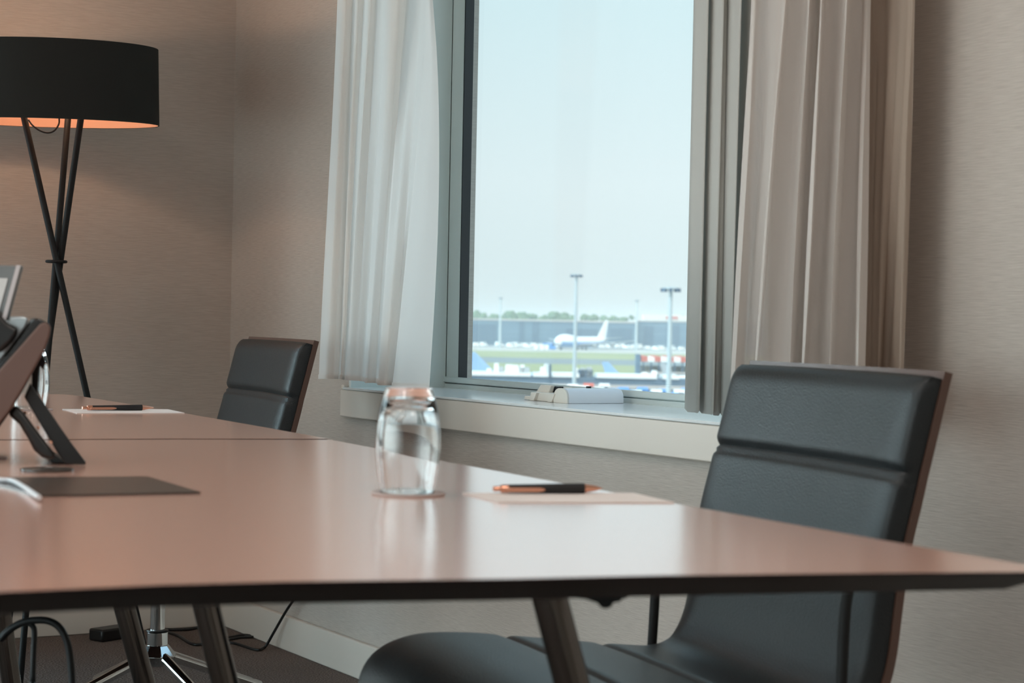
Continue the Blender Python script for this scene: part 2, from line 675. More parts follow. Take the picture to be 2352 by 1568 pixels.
curtain('sheer_curtain', xr,
        [(1726, .03), (1734, .05), (1760, .02), (1796, .015), (1803, .055), (1814, .03), (1852, .01), (1858, .05), (1866, .025),
         (1882, .012), (1888, .055), (1897, .025), (1938, .01), (1945, .06), (1953, .03), (1980, .01), (1988, .012), (2000, .004)],
        [(1674, .03, 962), (1682, .055, 962), (1700, .02, 960), (1722, .015, 958), (1728, .06, 957), (1742, .03, 956), (1804, .01, 955),
         (1809, .055, 955), (1818, .025, 954), (1834, .012, 953), (1839, .06, 953), (1850, .025, 953), (1896, .01, 952),
         (1902, .065, 952), (1914, .03, 951), (1960, .012, 950), (1964, .06, 950), (1984, .045, 950)],
        2.62, M_SHEER2, 'pale sheer curtain with sharp pleats hanging right of the blind slats')
xd = XW - 0.06
curtain('lined_drape', xd,
        [(1978, .0), (1990, .012), (2010, .0), (2030, -.008), (2050, .0), (2070, .01), (2085, .022), (2094, .03), (2101, .028)],
        [(1975, .0, 940), (1985, .004, 940), (1996, .0, 940), (2010, .012, 940), (2015, .03, 940), (2030, .0, 940),
         (2048, .006, 940), (2062, .03, 940), (2073, .028, 940)],
        2.62, M_DRAPE, 'taupe drape hanging flat at the right edge of the pale sheer curtain')
b = MB()
b.tube([(XW - 0.09, 1.95, 2.63), (XW - 0.09, YO1 + 0.75, 2.63)], 0.014)
rail = b.build('curtain_rail', M_STEEL)
tag(rail, 'slim metal curtain rail above the window', 'curtain rail')

# vertical blind: stacked vanes
vb = thing('vertical_blind', at_x(1625, 950, XW), 'stack of grey vertical blind slats drawn to the right side of the window', 'blind')
o0 = vb.location.copy()
VAN = [((1594, 1573), (1627.5, 1606), 945, 949, .02, .0), ((1627, 1605), (1663, 1639), 948, 953, .016, -.005),
       ((1661.5, 1636.5), (1671, 1655), 953, 955, -.004, .008), ((1669.5, 1653.5), (1703, 1677), 954, 956, .010, -.010), ((1700, 1674), (1742, 1704), 956, 957, .020, .006)]
for (l, r, yl, yr, xl, xr_) in VAN:
    P = []
    for (px, py, xo) in ((l[0], 0, xl), (r[0], 0, xr_), (r[1], yr, xr_), (l[1], yl, xl)):
        P.append(at_x(px, py, XW - 0.015 + xo))
    up = 2.50
    for i, j in ((0, 3), (1, 2)):
        P[i] = Vector((P[i].x, P[i].y + (P[i].y - P[j].y) / (P[i].z - P[j].z) * (up - P[i].z), up))
    b = MB()
    n = 6
    nrm = (P[1] - P[0]).cross(P[3] - P[0]).normalized()
    rows = []
    rc = 0.006
    for t in (0.0, 0.25, 0.5, 0.75, 1.0):
        row = []
        for k in range(n + 1):
            s = k / n
            p = (P[0].lerp(P[1], s)).lerp(P[3].lerp(P[2], s), t)
            p = p + nrm * (0.0025 * (1 - (2 * s - 1) ** 2))
            if t == 1.0 and k in (0, n):
                p = p + Vector((0, 0, rc))
            row.append(p)
        rows.append(row)
    vs = [p for q in rows for p in q]
    m1 = n + 1
    fs = [(a * m1 + k, a * m1 + k + 1, (a + 1) * m1 + k + 1, (a + 1) * m1 + k) for a in range(4) for k in range(n)]
    b.add(vs, fs).build('slat', M_VANE, vb, o0, smooth=60, solid=0.0014)
MB().box((XW - 0.05, 2.75, 2.49), (XW + 0.05, YO1 - 0.02, 2.53)).build('head_rail', M_FRAME, vb, o0)

# white fixture on the sill
g0 = at_z(1305, 927, SILLZ)
dg = (g0 - CAM).dot(F)
kx = dg / FPX
fx = thing('light_fixture', g0, 'white half-round plastic light fixture lying on the window sill', 'fixture')
ky = 0.196 / 95.0                      # metres along the wall per pixel of the receding left side


def P_(L):
    # (pixels left of the near corner, metres into the recess, pixels up) -> local point
    return [Vector((d_, -x * ky, z * kx)) for x, d_, z in L]


hc = 34.5 * kx
LC = 0.15


def dome(x0, x1, w, h, n=16):
    pts = []
    for k in range(n + 1):
        q = math.pi * k / n
        pts.append(Vector((x0, w / 2 - w / 2 * math.copysign(abs(math.cos(q)) ** .8, math.cos(q)), h * abs(math.sin(q)) ** .62)))
    return pts, Vector((x1 - x0, 0, 0))


pl, ex = dome(0.002, LC, .060, hc)
MB().prism(pl, ex).build('cover', M_WHITE, fx, smooth=30, bevel=0.002)
pl, ex = dome(-0.003, 0.0015, .061, hc * 1.01)
MB().prism(pl, ex).build('end_cap', M_IVORY, fx, smooth=30, bevel=0.001)
X_ = Vector((1, 0, 0))
MB().prism(P_([(-84, .002, 0.5), (-34, .002, 0.5), (-34, .002, 20), (-78, .002, 20)]), X_ * 0.10).build('bracket', M_IVORY, fx, bevel=0.0012)
MB().prism(P_([(-100, .004, 1), (-82, .004, 1), (-78, .004, 11), (-98, .004, 9)]), X_ * 0.10).build('base_tab', M_IVORY, fx, bevel=0.001)
for x0, x1 in ((-79, -70), (-40, -31)):
    MB().prism(P_([(x0, -.006, 0.5), (x1, -.006, 0.5), (x1 + 6, -.006, 20), (x0 + 3, -.006, 20)]), X_ * 0.009).build('rib', M_IVORY, fx, bevel=0.0008)
MB().prism(P_([(-102, .03, 6), (-70, .03, 6), (-62, .03, 37), (-84, .03, 37)]), X_ * 0.012).build('upright', M_IVORY, fx, bevel=0.0015)
MB().prism(P_([(-74, .06, 6), (-44, .06, 6), (-48, .06, 33), (-64, .06, 33)]), X_ * 0.012).build('upright', M_IVORY, fx, bevel=0.0015)
MB().prism(P_([(-82, .043, 14), (-64, .043, 14), (-56, .043, 35), (-72, .043, 35)]), X_ * 0.016).build('lamp_socket', M_GASKET, fx, bevel=0.002)
b = MB()
b.tube([Vector((.052, 72 * ky, 21 * kx)), Vector((.056, 72 * ky, 21.3 * kx)), Vector((.14, 72 * ky, 23 * kx))], [.004, .0075, .0075], 20)
b.build('tube_lamp', M_WHITE, fx, smooth=40)
b = MB()
for dx in (.062, .069):
    b.box((dx, 72 * ky - .0082, 19.5 * kx), (dx + .0035, 72 * ky - .0074, 20.4 * kx))
    b.box((dx + .003, 72 * ky - .0082, 19.5 * kx), (dx + .0039, 72 * ky - .0074, 23.5 * kx))
b.build('printed_mark', M_BLACKPL, fx)
MB().lathe([(0.0, 0), (0.006, 0), (0.006, 0.012), (0.0, 0.012)], 20, Vector((.085, .05, 26 * kx))).build('end_knob', M_BLACKPL, fx)

# ------------------------------------------------------------------ tables
TZ = 0.74
sidepix = [(2440, 1310), (2352, 1295.8), (2090, 1251), (1800, 1200), (1545, 1155), (1270, 1105), (1025, 1060), (760, 1009.5)]
near_side = [at_z(x, y, TZ) for x, y in sidepix]
far_side = [at_z(x, y, TZ) for x, y in ((746, 1006.2), (600, 979.5), (420, 948), (300, 928), (175, 908))]
near_end = [at_z(x, y, TZ) for x, y in ((2440, 1312.5), (2000, 1315), (1500, 1321), (1176, 1328.5), (650, 1335), (375, 1342))]
near_end += [near_end[-1] + Vector((-0.22, 0.01, 0)), near_end[-1] + Vector((-0.42, 0.03, 0))]
seam = [at_z(x, y, TZ) for x, y in ((760, 1007.5), (400, 1007.0), (0, 1009.0))]
sdir = Vector((0.06, 1, 0)).normalized()
pdir = Vector((-1, 0.06, 0)).normalized()
TW = 1.25


def table_top(root, outline, org, fixed=None):
    """knife-edged top: laminate skin, dark bevelled underside"""
    ctr = sum(outline, Vector()) / len(outline)
    n = len(outline)
    b = MB()
    up = [p.copy() for p in outline]
    lip = [p - Vector((0, 0, 0.0002)) for p in outline]
    b.add(up + lip, [tuple(range(n))] + [(i, (i + 1) % n, n + (i + 1) % n, n + i) for i in range(n)])
    b.build('tabletop', M_TABLE, root, org, smooth=30)
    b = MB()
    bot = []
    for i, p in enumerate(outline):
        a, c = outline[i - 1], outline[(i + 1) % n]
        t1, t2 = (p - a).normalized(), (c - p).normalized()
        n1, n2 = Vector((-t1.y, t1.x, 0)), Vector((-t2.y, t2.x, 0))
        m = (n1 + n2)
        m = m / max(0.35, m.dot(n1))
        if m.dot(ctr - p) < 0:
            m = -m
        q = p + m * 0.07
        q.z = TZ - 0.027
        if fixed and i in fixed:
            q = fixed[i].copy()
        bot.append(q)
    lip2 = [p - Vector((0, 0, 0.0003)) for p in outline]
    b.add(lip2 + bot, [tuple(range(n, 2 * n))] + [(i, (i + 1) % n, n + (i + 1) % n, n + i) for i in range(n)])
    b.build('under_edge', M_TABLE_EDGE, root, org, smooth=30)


nt_loc = Vector((0.55, 1.9, 0))
near_table = thing('conference_table', nt_loc, 'pinkish brown conference table nearest the viewer, its dark edge across the foreground', 'table')
seam_l = seam[0] + (seam[2] - seam[0]).normalized() * TW
c0 = near_end[-1] + Vector((-0.04, 0.04, 0))
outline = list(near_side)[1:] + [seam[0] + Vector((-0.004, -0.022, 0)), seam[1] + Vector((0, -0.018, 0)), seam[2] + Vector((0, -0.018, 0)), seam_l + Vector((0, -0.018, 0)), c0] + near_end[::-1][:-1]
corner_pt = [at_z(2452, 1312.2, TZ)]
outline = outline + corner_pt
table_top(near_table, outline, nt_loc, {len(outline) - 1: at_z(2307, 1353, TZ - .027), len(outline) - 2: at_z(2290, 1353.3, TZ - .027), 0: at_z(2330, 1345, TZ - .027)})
ft_loc = Vector((0.6, 3.4, 0))
far_table = thing('conference_table', ft_loc, 'pinkish brown conference table beyond the straight seam, in front of the floor lamp', 'table')
e1 = at_z(165, 906.5, TZ)
e2 = at_z(150, 905.6, TZ)
e3 = at_z(110, 904.8, TZ)
e4 = e3 + (e3 - e2).normalized() * 0.9 + sdir * 0.02
fs_l = seam_l + sdir * 0.004
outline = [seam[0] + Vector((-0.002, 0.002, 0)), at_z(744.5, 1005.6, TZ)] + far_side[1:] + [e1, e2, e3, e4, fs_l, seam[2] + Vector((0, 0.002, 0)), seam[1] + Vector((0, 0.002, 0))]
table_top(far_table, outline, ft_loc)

# table legs (px centre top, px centre bottom at frame edge, diameter, depth)


def table_leg(root, org, xa, ya, xb, yb, dep, rad, label=None):
    a, c = at_d(xa, ya, dep), at_d(xb, yb, dep)
    t = (c - a)
    top = a - t * ((TZ - 0.03 - a.z) / (a.z - c.z))
    foot = a + t * ((a.z - 0.012) / (a.z - c.z))
    o = MB().tube([top, a, foot], rad, 20).build('leg', M_LEG, root, org)
    MB().lathe([(0, 0), (rad * 1.15, 0), (rad * 1.15, 0.012), (0, 0.012)], 20, Vector((foot.x, foot.y, 0))).build('glide', M_BLACKPL, o, org)
    return o


table_leg(near_table, nt_loc, 1264, 1377, 1313, 1568, 1.90, 0.0175)
table_leg(near_table, nt_loc, 477, 1404, 517, 1568, 2.55, 0.0176)
table_leg(far_table, ft_loc, 291, 1414, 332, 1568, 3.30, 0.0178)
table_leg(far_table, ft_loc, 6, 1425, 26, 1568, 3.70, 0.0178)
for root_, org_, xy in ((near_table, nt_loc, ((.20, 1.62), (.24, 2.40))), (far_table, ft_loc, ((.30, 3.20), (.36, 4.0)))):
    for (x_, y_) in xy:                 # legs on the side away from the window
        o_ = MB().tube([(x_, y_, TZ - .03), (x_ - .07, y_ - .05, .012)], .0176, 20).build('leg', M_LEG, root_, org_)
        MB().lathe([(0, 0), (.02, 0), (.02, .012), (0, .012)], 20, Vector((x_ - .07, y_ - .05, 0))).build('glide', M_BLACKPL, o_, org_)
# folding bracket under the near table
b = MB()
d_ = 1.78
pb_ = [(1310, 1350), (1442, 1350), (1442, 1373), (1428, 1376), (1426, 1382), (1409, 1384), (1405, 1394), (1393, 1398), (1381, 1396), (1372, 1385), (1345, 1376), (1310, 1372)]
pts_ = [at_d(x, y - 0, d_) for x, y in pb_]
for p in pts_[:2]:
    p.z = TZ - 0.03
b.prism(pts_, F * 0.05)
b.build('folding_bracket', M_BLACKM, near_table, nt_loc, bevel=0.002)

# ------------------------------------------------------------------ chairs
PROF = [(.262, .362), (.280, .395), (.268, .430), (.225, .447), (.16, .447), (.09, .440), (.0, .430), (-.08, .421), (-.15, .417),
        (-.197, .431), (-.225, .464), (-.243, .515), (-.256, .58), (-.272, .655), (-.300, .745), (-.335, .885)]
CW = 0.55


def chair_sheets():
    P = catmull([(u, 0, z) for u, z in PROF], 10)
    n = len(P)
    N = []
    for i in range(n):
        t = (P[min(i + 1, n - 1)] - P[max(i - 1, 0)]).normalized()
        N.append(Vector((t.z, 0, -t.x)) * (1 if t.z or t.x else 1))
    # make normals point to the sitter's side
    for i in range(n):
        if N[i].z * 1.0 + N[i].x * 0.8 < 0:
            N[i] = -N[i]
    return P, N


CP, CN = chair_sheets()


def bend(y, p):
    """backrest wraps forward at its sides; small sag of the seat"""
    k = max(0.0, min(1.0, (p.z - 0.5) / 0.25))
    return 0.018 * (2 * y / CW) ** 2 * k


def chair_sheet(front, inset, zext, ext_i=0):
    b = MB()
    cols = 33
    n = len(CP)
    vsF, vsB = [], []
    W = CW - 2 * inset
    for i in range(n):
        p, nn = CP[i], CN[i]
        for k in range(cols):
            s = 2 * k / (cols - 1) - 1
            s = math.copysign(1 - (1 - abs(s)) ** 1.35, s)
            y = s * W / 2
            base = p + Vector((bend(y, p), y, 0))
            if p.z > .60 and i > n * 0.6:
                base.z += zext * 0
            vsF.append(base + nn * front(i, y, W))
            vsB.append(base + nn * front(-1, y, W))
    return vsF, vsB, n, cols


creases = []
for (u, z) in ((.10, None), (-.06, None)):
    creases.append(min(range(len(CP)), key=lambda i: abs(CP[i].x - u) + (10 if CP[i].z > .46 or CP[i].z < .41 else 0)))
creases.append(min(range(len(CP)), key=lambda i: abs(CP[i].z - .745)))
ARC = [0.0]
for i in range(1, len(CP)):
    ARC.append(ARC[-1] + (CP[i] - CP[i - 1]).length)


def resampled():
    """finer sampling along the profile (4.5 mm) for the creases"""
    L = ARC[-1]
    m = 190
    P2, N2, S2 = [], [], []
    j = 0
    for a in range(m + 1):
        s = L * a / m
        while j < len(ARC) - 2 and ARC[j + 1] < s:
            j += 1
        t = (s - ARC[j]) / (ARC[j + 1] - ARC[j])
        P2.append(CP[j].lerp(CP[j + 1], t))
        N2.append(CN[j].lerp(CN[j + 1], t).normalized())
        S2.append(s)
    return P2, N2, S2


P2, N2, S2 = resampled()
CS = [ARC[i] for i in creases]


def closed_sheet(offF, offB, W, cut=0):
    b = MB()
    cols = 35
    n = len(P2) - cut
    vF, vB = [], []
    for i in range(n):
        for k in range(cols):
            s = 2 * k / (cols - 1) - 1
            s = math.copysign(1 - (1 - abs(s)) ** 1.5, s)
            y = s * W / 2
            base = P2[i] + Vector((bend(y, P2[i]), y, 0))
            vF.append(base + N2[i] * offF(S2[i], y))
            vB.append(base + N2[i] * offB(S2[i], y))
    K = n * cols
    fs = []
    for i in range(n - 1):
        for k in range(cols - 1):
            a = i * cols + k
            fs.append((a, a + 1, a + cols + 1, a + cols))
            fs.append((K + a, K + a + cols, K + a + cols + 1, K + a + 1))
    for i in range(n - 1):
        for k in (0, cols - 1):
            a = i * cols + k
            fs.append((a, a + cols, K + a + cols, K + a))
    for k in range(cols - 1):
        for i in (0, n - 1):
            a = i * cols + k
            fs.append((a, K + a, K + a + 1, a + 1))
    return b.add(vF + vB, fs)


LTOT = ARC[-1]
WP = CW - 0.006


def pad_front(s, y):
    T = 0.036
    e = (WP / 2 - abs(y)) / 0.05
    ed = 1.0 if e >= 1 else math.sqrt(max(0.0, 1 - (1 - e) ** 2))
    t = T * (0.66 + 0.34 * ed)
    ends = min(s, LTOT - .009 - s) / 0.035
    if ends < 1:
        t = 0.010 + (t - 0.010) * math.sqrt(max(0, 1 - (1 - max(0, ends)) ** 2))
    t += 0.004 * math.sin(min(1, e / 4) * math.pi / 2) if e > 0 else 0
    for c in CS:
        q = (s - c)
        t -= 0.012 * math.exp(-(q / 0.008) ** 2)
        t += 0.008 * math.exp(-((q + 0.001) / 0.0035) ** 2)
    return t


def make_chair(loc, rz, label):
    root = thing('conference_chair', loc, label, 'chair', None, rz)
    o = closed_sheet(pad_front, lambda s, y: 0.0, WP, 2).build('leather_pad', M_LEATHER, root, smooth=55)
    o = closed_sheet(lambda s, y: -0.0005, lambda s, y: -0.0125, CW).build('shell', M_SHELL, root, smooth=50)
    for p, sgn in ((None, -1), (None, 1)):
        y = sgn * (CW / 2 + 0.012)
        b = MB()
        path = catmull([(-.165, y - sgn * .02, .39), (-.165, y, .41), (-.168, y, .50), (-.172, y, .59), (-.182, y, .622), (-.205, y, .638), (-.24, y, .640), (-.272, y - sgn * .012, .636)], 6)
        b.tube(path, 0.0075, 12)
        b.build('armrest', M_BLACKM, root)
    # pedestal: column, collar, hub, four splayed chrome legs
    po = Vector((-.03, 0, 0))
    MB().lathe([(0, .17), (.0175, .17), (.0175, .40), (0, .40)], 28, po).build('column', M_CHROME, root)
    MB().lathe([(0, .372), (.11, .375), (.11, .398), (0, .40)], 4, po).build('seat_plate', M_BLACKM, root, bevel=.003)
    MB().lathe([(0, .155), (.025, .155), (.025, .186), (0, .186)], 32, po).build('collar', M_CHROME, root, bevel=.001)
    MB().lathe([(.014, .186), (.0255, .186), (.0265, .1885), (.0255, .191), (.014, .191)], 32, po).build('ring', M_BLACKPL, root)
    MB().lathe([(0, .108), (.041, .108), (.047, .131), (.028, .155), (0, .155)], 8, po).build('hub', M_CHROME, root, bevel=.0015, smooth=20)
    for k in range(4):
        a = math.radians(17 + 90 * k)
        dx, dy = math.cos(a), math.sin(a)
        o = MB().tube([po + Vector((dx * .03, dy * .03, .128)), po + Vector((dx * .29, dy * .29, .028))], [.0135, .0115], 16).build('leg', M_CHROME, root)
        MB().lathe([(0, 0), (.02, 0), (.018, .018), (0, .02)], 20, po + Vector((dx * .285, dy * .285, 0))).build('glide', M_BLACKPL, o)
    return root


def place_chair(px, py, fl, fd):
    """root so that the centre of the back's crease projects to (px,py); facing (lateral, depth)"""
    p = at_z(px, py, .745)
    f = (R * fl + F * fd).normalized()
    loc = p + f * .28
    loc.z = 0
    return loc, math.atan2(f.y, f.x)


loc, rz = place_chair(1868, 1064, -.938, -.345)
near_chair = make_chair(loc, rz, 'black leather chair with dark wood shell at the near table, large at right')
loc, rz = place_chair(606, 909, -.918, -.396)
far_chair = copy_tree(near_chair)
far_chair.location = loc
far_chair.rotation_euler = (0, 0, rz)
far_chair['label'] = 'black leather chair with dark wood shell at the far table, beside the left curtain'

# ------------------------------------------------------------------ floor lamp
YL = YB - 0.47
lc = at_y(120, 283, YL)
dl = (lc - CAM).dot(F)
kl = dl / FPX
LX, LY = lc.x, lc.y
lamp = thing('floor_lamp', (LX, LY, 0), 'black drum-shade floor lamp on three crossed black legs by the back wall', 'floor lamp')
zb = lc.z
rS = 242 * kl
hS = at_y(120, 107.6, YL).z - zb
cz = at_y(135, 601, YL).z
tilt = 0.05
# shade axes: slight tilt towards the room
sa = (R, (F * math.cos(tilt) + U * math.sin(tilt)), (U * math.cos(tilt) - F * math.sin(tilt)))
# nearer rim lower
so_ = Vector((0, 0, zb))
b = MB()
b.lathe([(rS, 0), (rS * .985, hS), (rS * .985 - .0015, hS), (rS - .0015, 0), (rS, 0)], 96, so_, sa)
shade = b.build('lamp_shade', M_SHADE, lamp)
M_LINING = fabric_mat('peach_lining', lin(228, 178, 152), 0.2, 0.0)
b = MB()
b.lathe([(rS - .003, .001), (rS * .985 - .003, hS - .001)], 96, so_, sa)
lo_ = b.build('lining', M_LINING, shade)
bz = [m for m in lo_.data.polygons]
# remove caps of the lining (open drum)
bm = bmesh.new()
bm.from_mesh(lo_.data)
bmesh.ops.delete(bm, geom=[f for f in bm.faces if len(f.verts) > 8], context='FACES')
bm.to_mesh(lo_.data)
bm.free()
b = MB()
zc_ = zb + hS * .55
for k in range(3):
    a = 2 * math.pi * k / 3 + .4
    b.tube([Vector((0, 0, zc_)), Vector((0, 0, zc_)) + (sa[0] * math.cos(a) + sa[1] * math.sin(a)) * (rS * .985)], .003, 8)
b.build('shade_spider', M_BLACKM, lamp)
AXc = R * (15 * kl)                      # collar sits a little right of the shade axis
rt = 0.1
lz = cz
ltop = zb + hS * .22
def lampx(px, py):
    # metres right of the lamp's axis for a pixel at the lamp's distance
    p = at_y(px, py, YL)
    return (p - Vector((LX, LY, p.z))).dot(R)


for th, xt, xk in ((190, 49, 135), (70, 160, 129), (-50, 192, 140)):
    sn = math.sin(math.radians(th))
    W_ = F + R * ((Vector((LX, LY, 0)) - Vector((0, 0, 0))).dot(R) / dl)
    p0 = R * lampx(xt, 274) + W_ * (.1 * sn) + Vector((0, 0, zb))
    p1 = R * lampx(xk, 601) + F * (.012 * math.cos(math.radians(th))) + Vector((0, 0, cz))
    t_ = (p0 - p1) / (p0.z - p1.z)
    foot = p1 - t_ * p1.z
    top = p0 + t_ * (ltop - p0.z)
    b = MB().tube([foot, top], .0085, 14)
    b.build('leg', M_BLACKM, lamp)
b = MB()
pth = [AXc + R * (.025 * math.cos(q)) + F * (.025 * math.sin(q)) + Vector((0, 0, cz)) for q in [2 * math.pi * k / 24 for k in range(25)]]
b.tube(pth, .004, 8, False)
b.build('collar_ring', M_BLACKM, lamp)
b = MB().lathe([(0, 0), (.03, 0), (.03, .02), (0, .02)], 24, AXc + Vector((0, 0, ltop - .01)))
b.build('top_plate', M_BLACKM, lamp)
M_BULB = emit_mat('warm_bulb', (1.0, .62, .40, 1), 9)
b = MB().lathe([(0, 0), (.014, .005), (.018, .03), (.024, .05), (.018, .075), (0, .082)], 24, AXc + Vector((0, 0, ltop + .01)))
b.build('bulb', M_BULB, lamp)
b = MB()
lp = [(65, 275), (75, 288), (92, 300), (110, 305), (125, 300), (135, 285), (136, 270)]
b.tube(catmull([at_y(x, y, YL - .02) - Vector((LX, LY, 0)) for x, y in lp], 6), .0022, 8)
b.build('lamp_cord', M_CABLE, lamp)
ll = bpy.data.lights.new('lamp_bulb_light', 'POINT')
ll.energy = 4.6
ll.color = (1.0, .62, .38)
ll.shadow_soft_size = .03
llo = bpy.data.objects.new('lamp_bulb_light', ll)
C.objects.link(llo)
llo.location = (LX, LY, zb + hS * .68)

# ------------------------------------------------------------------ tumblers and coasters


def tumbler(loc, H, rt_, rm, rb, label, name='water_glass'):
    """upside-down tumbler: mouth on the table (rt_), widest rm, base up (rb)"""
    root_loc = loc
    outer = [(rt_, 0), (rt_ + (rm - rt_) * .55, H * .16), (rm * .998, H * .36), (rm, H * .45), (rm * .985, H * .56), (rm * .94, H * .7), (rm * .87, H * .83), (rb * 1.035, H * .95), (rb * .99, H * .985), (rb * .93, H)]
    inner = [(rt_ - .0016, 0.0006), (rt_ + (rm - rt_) * .55 - .0017, H * .16), (rm * .998 - .0017, H * .36), (rm - .0018, H * .45), (rm * .985 - .0019, H * .56), (rm * .94 - .002, H * .7), (rm * .89 - .004, H * .80), (rb * .8, H * .86), (rb * .45, H * .875), (0.0, H * .88)]
    prof = inner[::-1] + [(rt_ - .0008, -.0002)] + outer + [(0.0, H * .995)]
    sm = [Vector((r, 0, z)) for r, z in prof]
    b = MB().lathe([(max(p.x, 0), p.z) for p in sm], 72)
    o = b.build(name, M_GLASS, smooth=50)
    o.location = root_loc
    sub = o.modifiers.new('sub', 'SUBSURF')
    sub.levels = 1
    sub.render_levels = 2
    tag(o, label, 'glass')
    return o


def coaster(px, py, wpx, label, m=None):
    p = at_z(px, py, TZ + .002)
    r = wpx / 2 * (p - CAM).dot(F) / FPX
    b = MB().lathe([(0, 0), (r * .99, 0), (r, .001), (r * .985, .0025), (r * .9, .0025), (r * .88, .0018), (0, .0018)], 64)
    o = b.build('coaster', m or M_COASTER, smooth=40)
    o.location = (p.x, p.y, TZ + .0003)
    tag(o, label, 'coaster')
    return p


p = coaster(938, 1131, 171, 'round coaster under the glass in the middle of the near table')
dg_ = (p - CAM).dot(F)
kg = dg_ / FPX
tumbler(Vector((p.x, p.y, TZ + .0025)) - R * (3 * kg), 243 * kg, 62 * kg, 75 * kg, 54 * kg, 'clear glass tumbler upside down on a coaster on the near table')
p = coaster(88, 939.5, 66, 'round white coaster under the glass on the far table')
dg_ = (p - CAM).dot(F)
kg = dg_ / FPX
tumbler(Vector((p.x, p.y, TZ + .0025)) - R * (18 * kg), 139 * kg, 35 * kg, 43 * kg, 30 * kg, 'clear glass tumbler upside down on the far table behind the phone')
p = coaster(108, 1077, 122, 'dark round coaster on the table under the phone foot', M_FOLDER)
p = coaster(-8, 1050, 48, 'round coaster at the left edge of the photo behind the phone')

# ------------------------------------------------------------------ papers, pens, folder


def slab(name, corners, th, m, label, cat, zb_=TZ + .0002):
    c = sum(corners, Vector()) / 4
    c.z = zb_
    b = MB().prism([Vector((q.x, q.y, zb_)) for q in corners], (0, 0, th))
    o = b.build(name, m, None, c, smooth=0)
    tag(o, label, cat)
    return o


slab('note_card', [at_z(x, y, TZ) for x, y in ((1062, 1134), (1145, 1155), (1549, 1155.5), (1455, 1134))], .0012, M_PAPER,
     'white note card lying under the pen on the near table', 'note card')
slab('note_card', [at_z(x, y, TZ) for x, y in ((143, 940.5), (177, 949.6), (424, 949.3), (386, 941))], .0012, M_PAPER,
     'white note card lying under the pen on the far table', 'note card')


def pen(a, c, label):
    """a: button end, c: tip (world points on the axis)"""
    L = (c - a).length
    root = thing('pen', (a + c) / 2, label, 'pen')
    o = root.location.copy()
    z = (c - a).normalized()
    x = Vector((0, 0, 1)).cross(z).normalized()
    y = z.cross(x)
    ax = (x, y, z)
    r = .0055
    S = lambda prof: [(q * 1.0, t * L) for q, t in prof]
    MB().lathe(S([(0, .0), (.0028, .0), (.003, .004), (.003, .07), (0, .07)]), 24, a, ax).build('push_button', M_COPPER, root, o)
    MB().lathe(S([(0, .068), (.0044, .068), (.0048, .08), (.0049, .135), (0, .135)]), 24, a, ax).build('cap', M_COPPER, root, o)
    MB().lathe(S([(0, .134), (.0049, .134), (.0053, .40), (.0058, .62), (.0060, .83), (0, .83)]), 28, a, ax).build('barrel', M_PEN, root, o)
    MB().lathe(S([(0, .828), (.0055, .828), (.0048, .86), (.0030, .94), (.0012, .985), (.0005, 1.0), (0, 1.0)]), 24, a, ax).build('tip', M_COPPER, root, o)
    side = -x if (-x).dot(CAM - a) > 0 else x
    b = MB()
    pts = []
    for t, hh in ((.10, .0022), (.14, .0026), (.40, .0026), (.44, .0018), (.46, .0005)):
        q = a + z * (t * L) + side * .0062 - Vector((0, 0, .0008))
        pts.append((q, hh))
    vs, fs = [], []
    for q, hh in pts:
        vs += [q + y * hh, q - y * hh, q - y * hh + side * .0012, q + y * hh + side * .0012]
    for i in range(len(pts) - 1):
        for k in range(4):
            fs.append((i * 4 + k, i * 4 + (k + 1) % 4, i * 4 + 4 + (k + 1) % 4, i * 4 + 4 + k))
    fs += [(3, 2, 1, 0), tuple(len(vs) - 4 + k for k in range(4))]
    b.add(vs, fs).build('clip', M_COPPER, root, o, bevel=.0004)
    return root


pz = TZ + .0014 + .006
pen(at_z(1133, 1122, pz), at_z(1383, 1121, pz), 'black pen with copper tip and clip on the near table')
pen(at_z(189, 936.5, pz), at_z(353, 935.5, pz), 'black pen with copper tip and clip on the far table')
fc = [at_z(x, y, TZ) for x, y in ((339, 1097.5), (461, 1134), (88, 1141.5), (-60, 1100))]
slab('folder', fc, .002, M_FOLDER, 'dark grey glossy folder lying on the near table in front of the phone', 'folder')
b = MB()
wp = [(-60, 1096), (0, 1101.5), (28, 1104), (55, 1118), (90, 1142)]
wr = catmull([at_z(x, y, TZ + .005) for x, y in wp], 8)
b.tube(wr, .0028, 10)
o_ = wr[len(wr) // 2]
wo_ = b.build('charging_cable', M_WHITE, None, o_)
tag(wo_, 'short white cable end lying on the left edge of the dark folder', 'cable')

# ------------------------------------------------------------------ desk phone
pf = at_z(190, 1073, TZ)
dp = (pf - CAM).dot(F)
EX = (F - R * .27).normalized()     # the phone's depth direction
phone = thing('desk_phone', pf, 'black desk phone on an angled stand with a tilted screen, at the left edge', 'phone')


def php(L, d=0.0):
    P = [at_d(x, y, dp + d) for x, y in L]
    for q in P:
        q.z = max(q.z, TZ + .0012)
    return P


body = [(-150, 1000), (0, 838), (60, 757), (78, 733), (88, 730), (112, 742), (118, 752), (115, 770), (104, 802), (60, 884), (22, 948), (0, 980), (-40, 1030), (-170, 1060)]
b = MB().prism(php(body, .012), EX * .19)
pb_ = b.build('body', M_BLACKPL, phone, pf, bevel=.004)
panel = [(-150, 1010), (0, 848), (62, 778), (92, 744), (104, 739), (112, 743), (117, 753), (114, 772), (103, 803), (60, 880), (22, 944), (0, 972), (-40, 1018), (-170, 1050)]
b = MB().prism(php(panel, .004), EX * .009)
b.build('side_panel', M_TAUPE, phone, pf, bevel=.003)
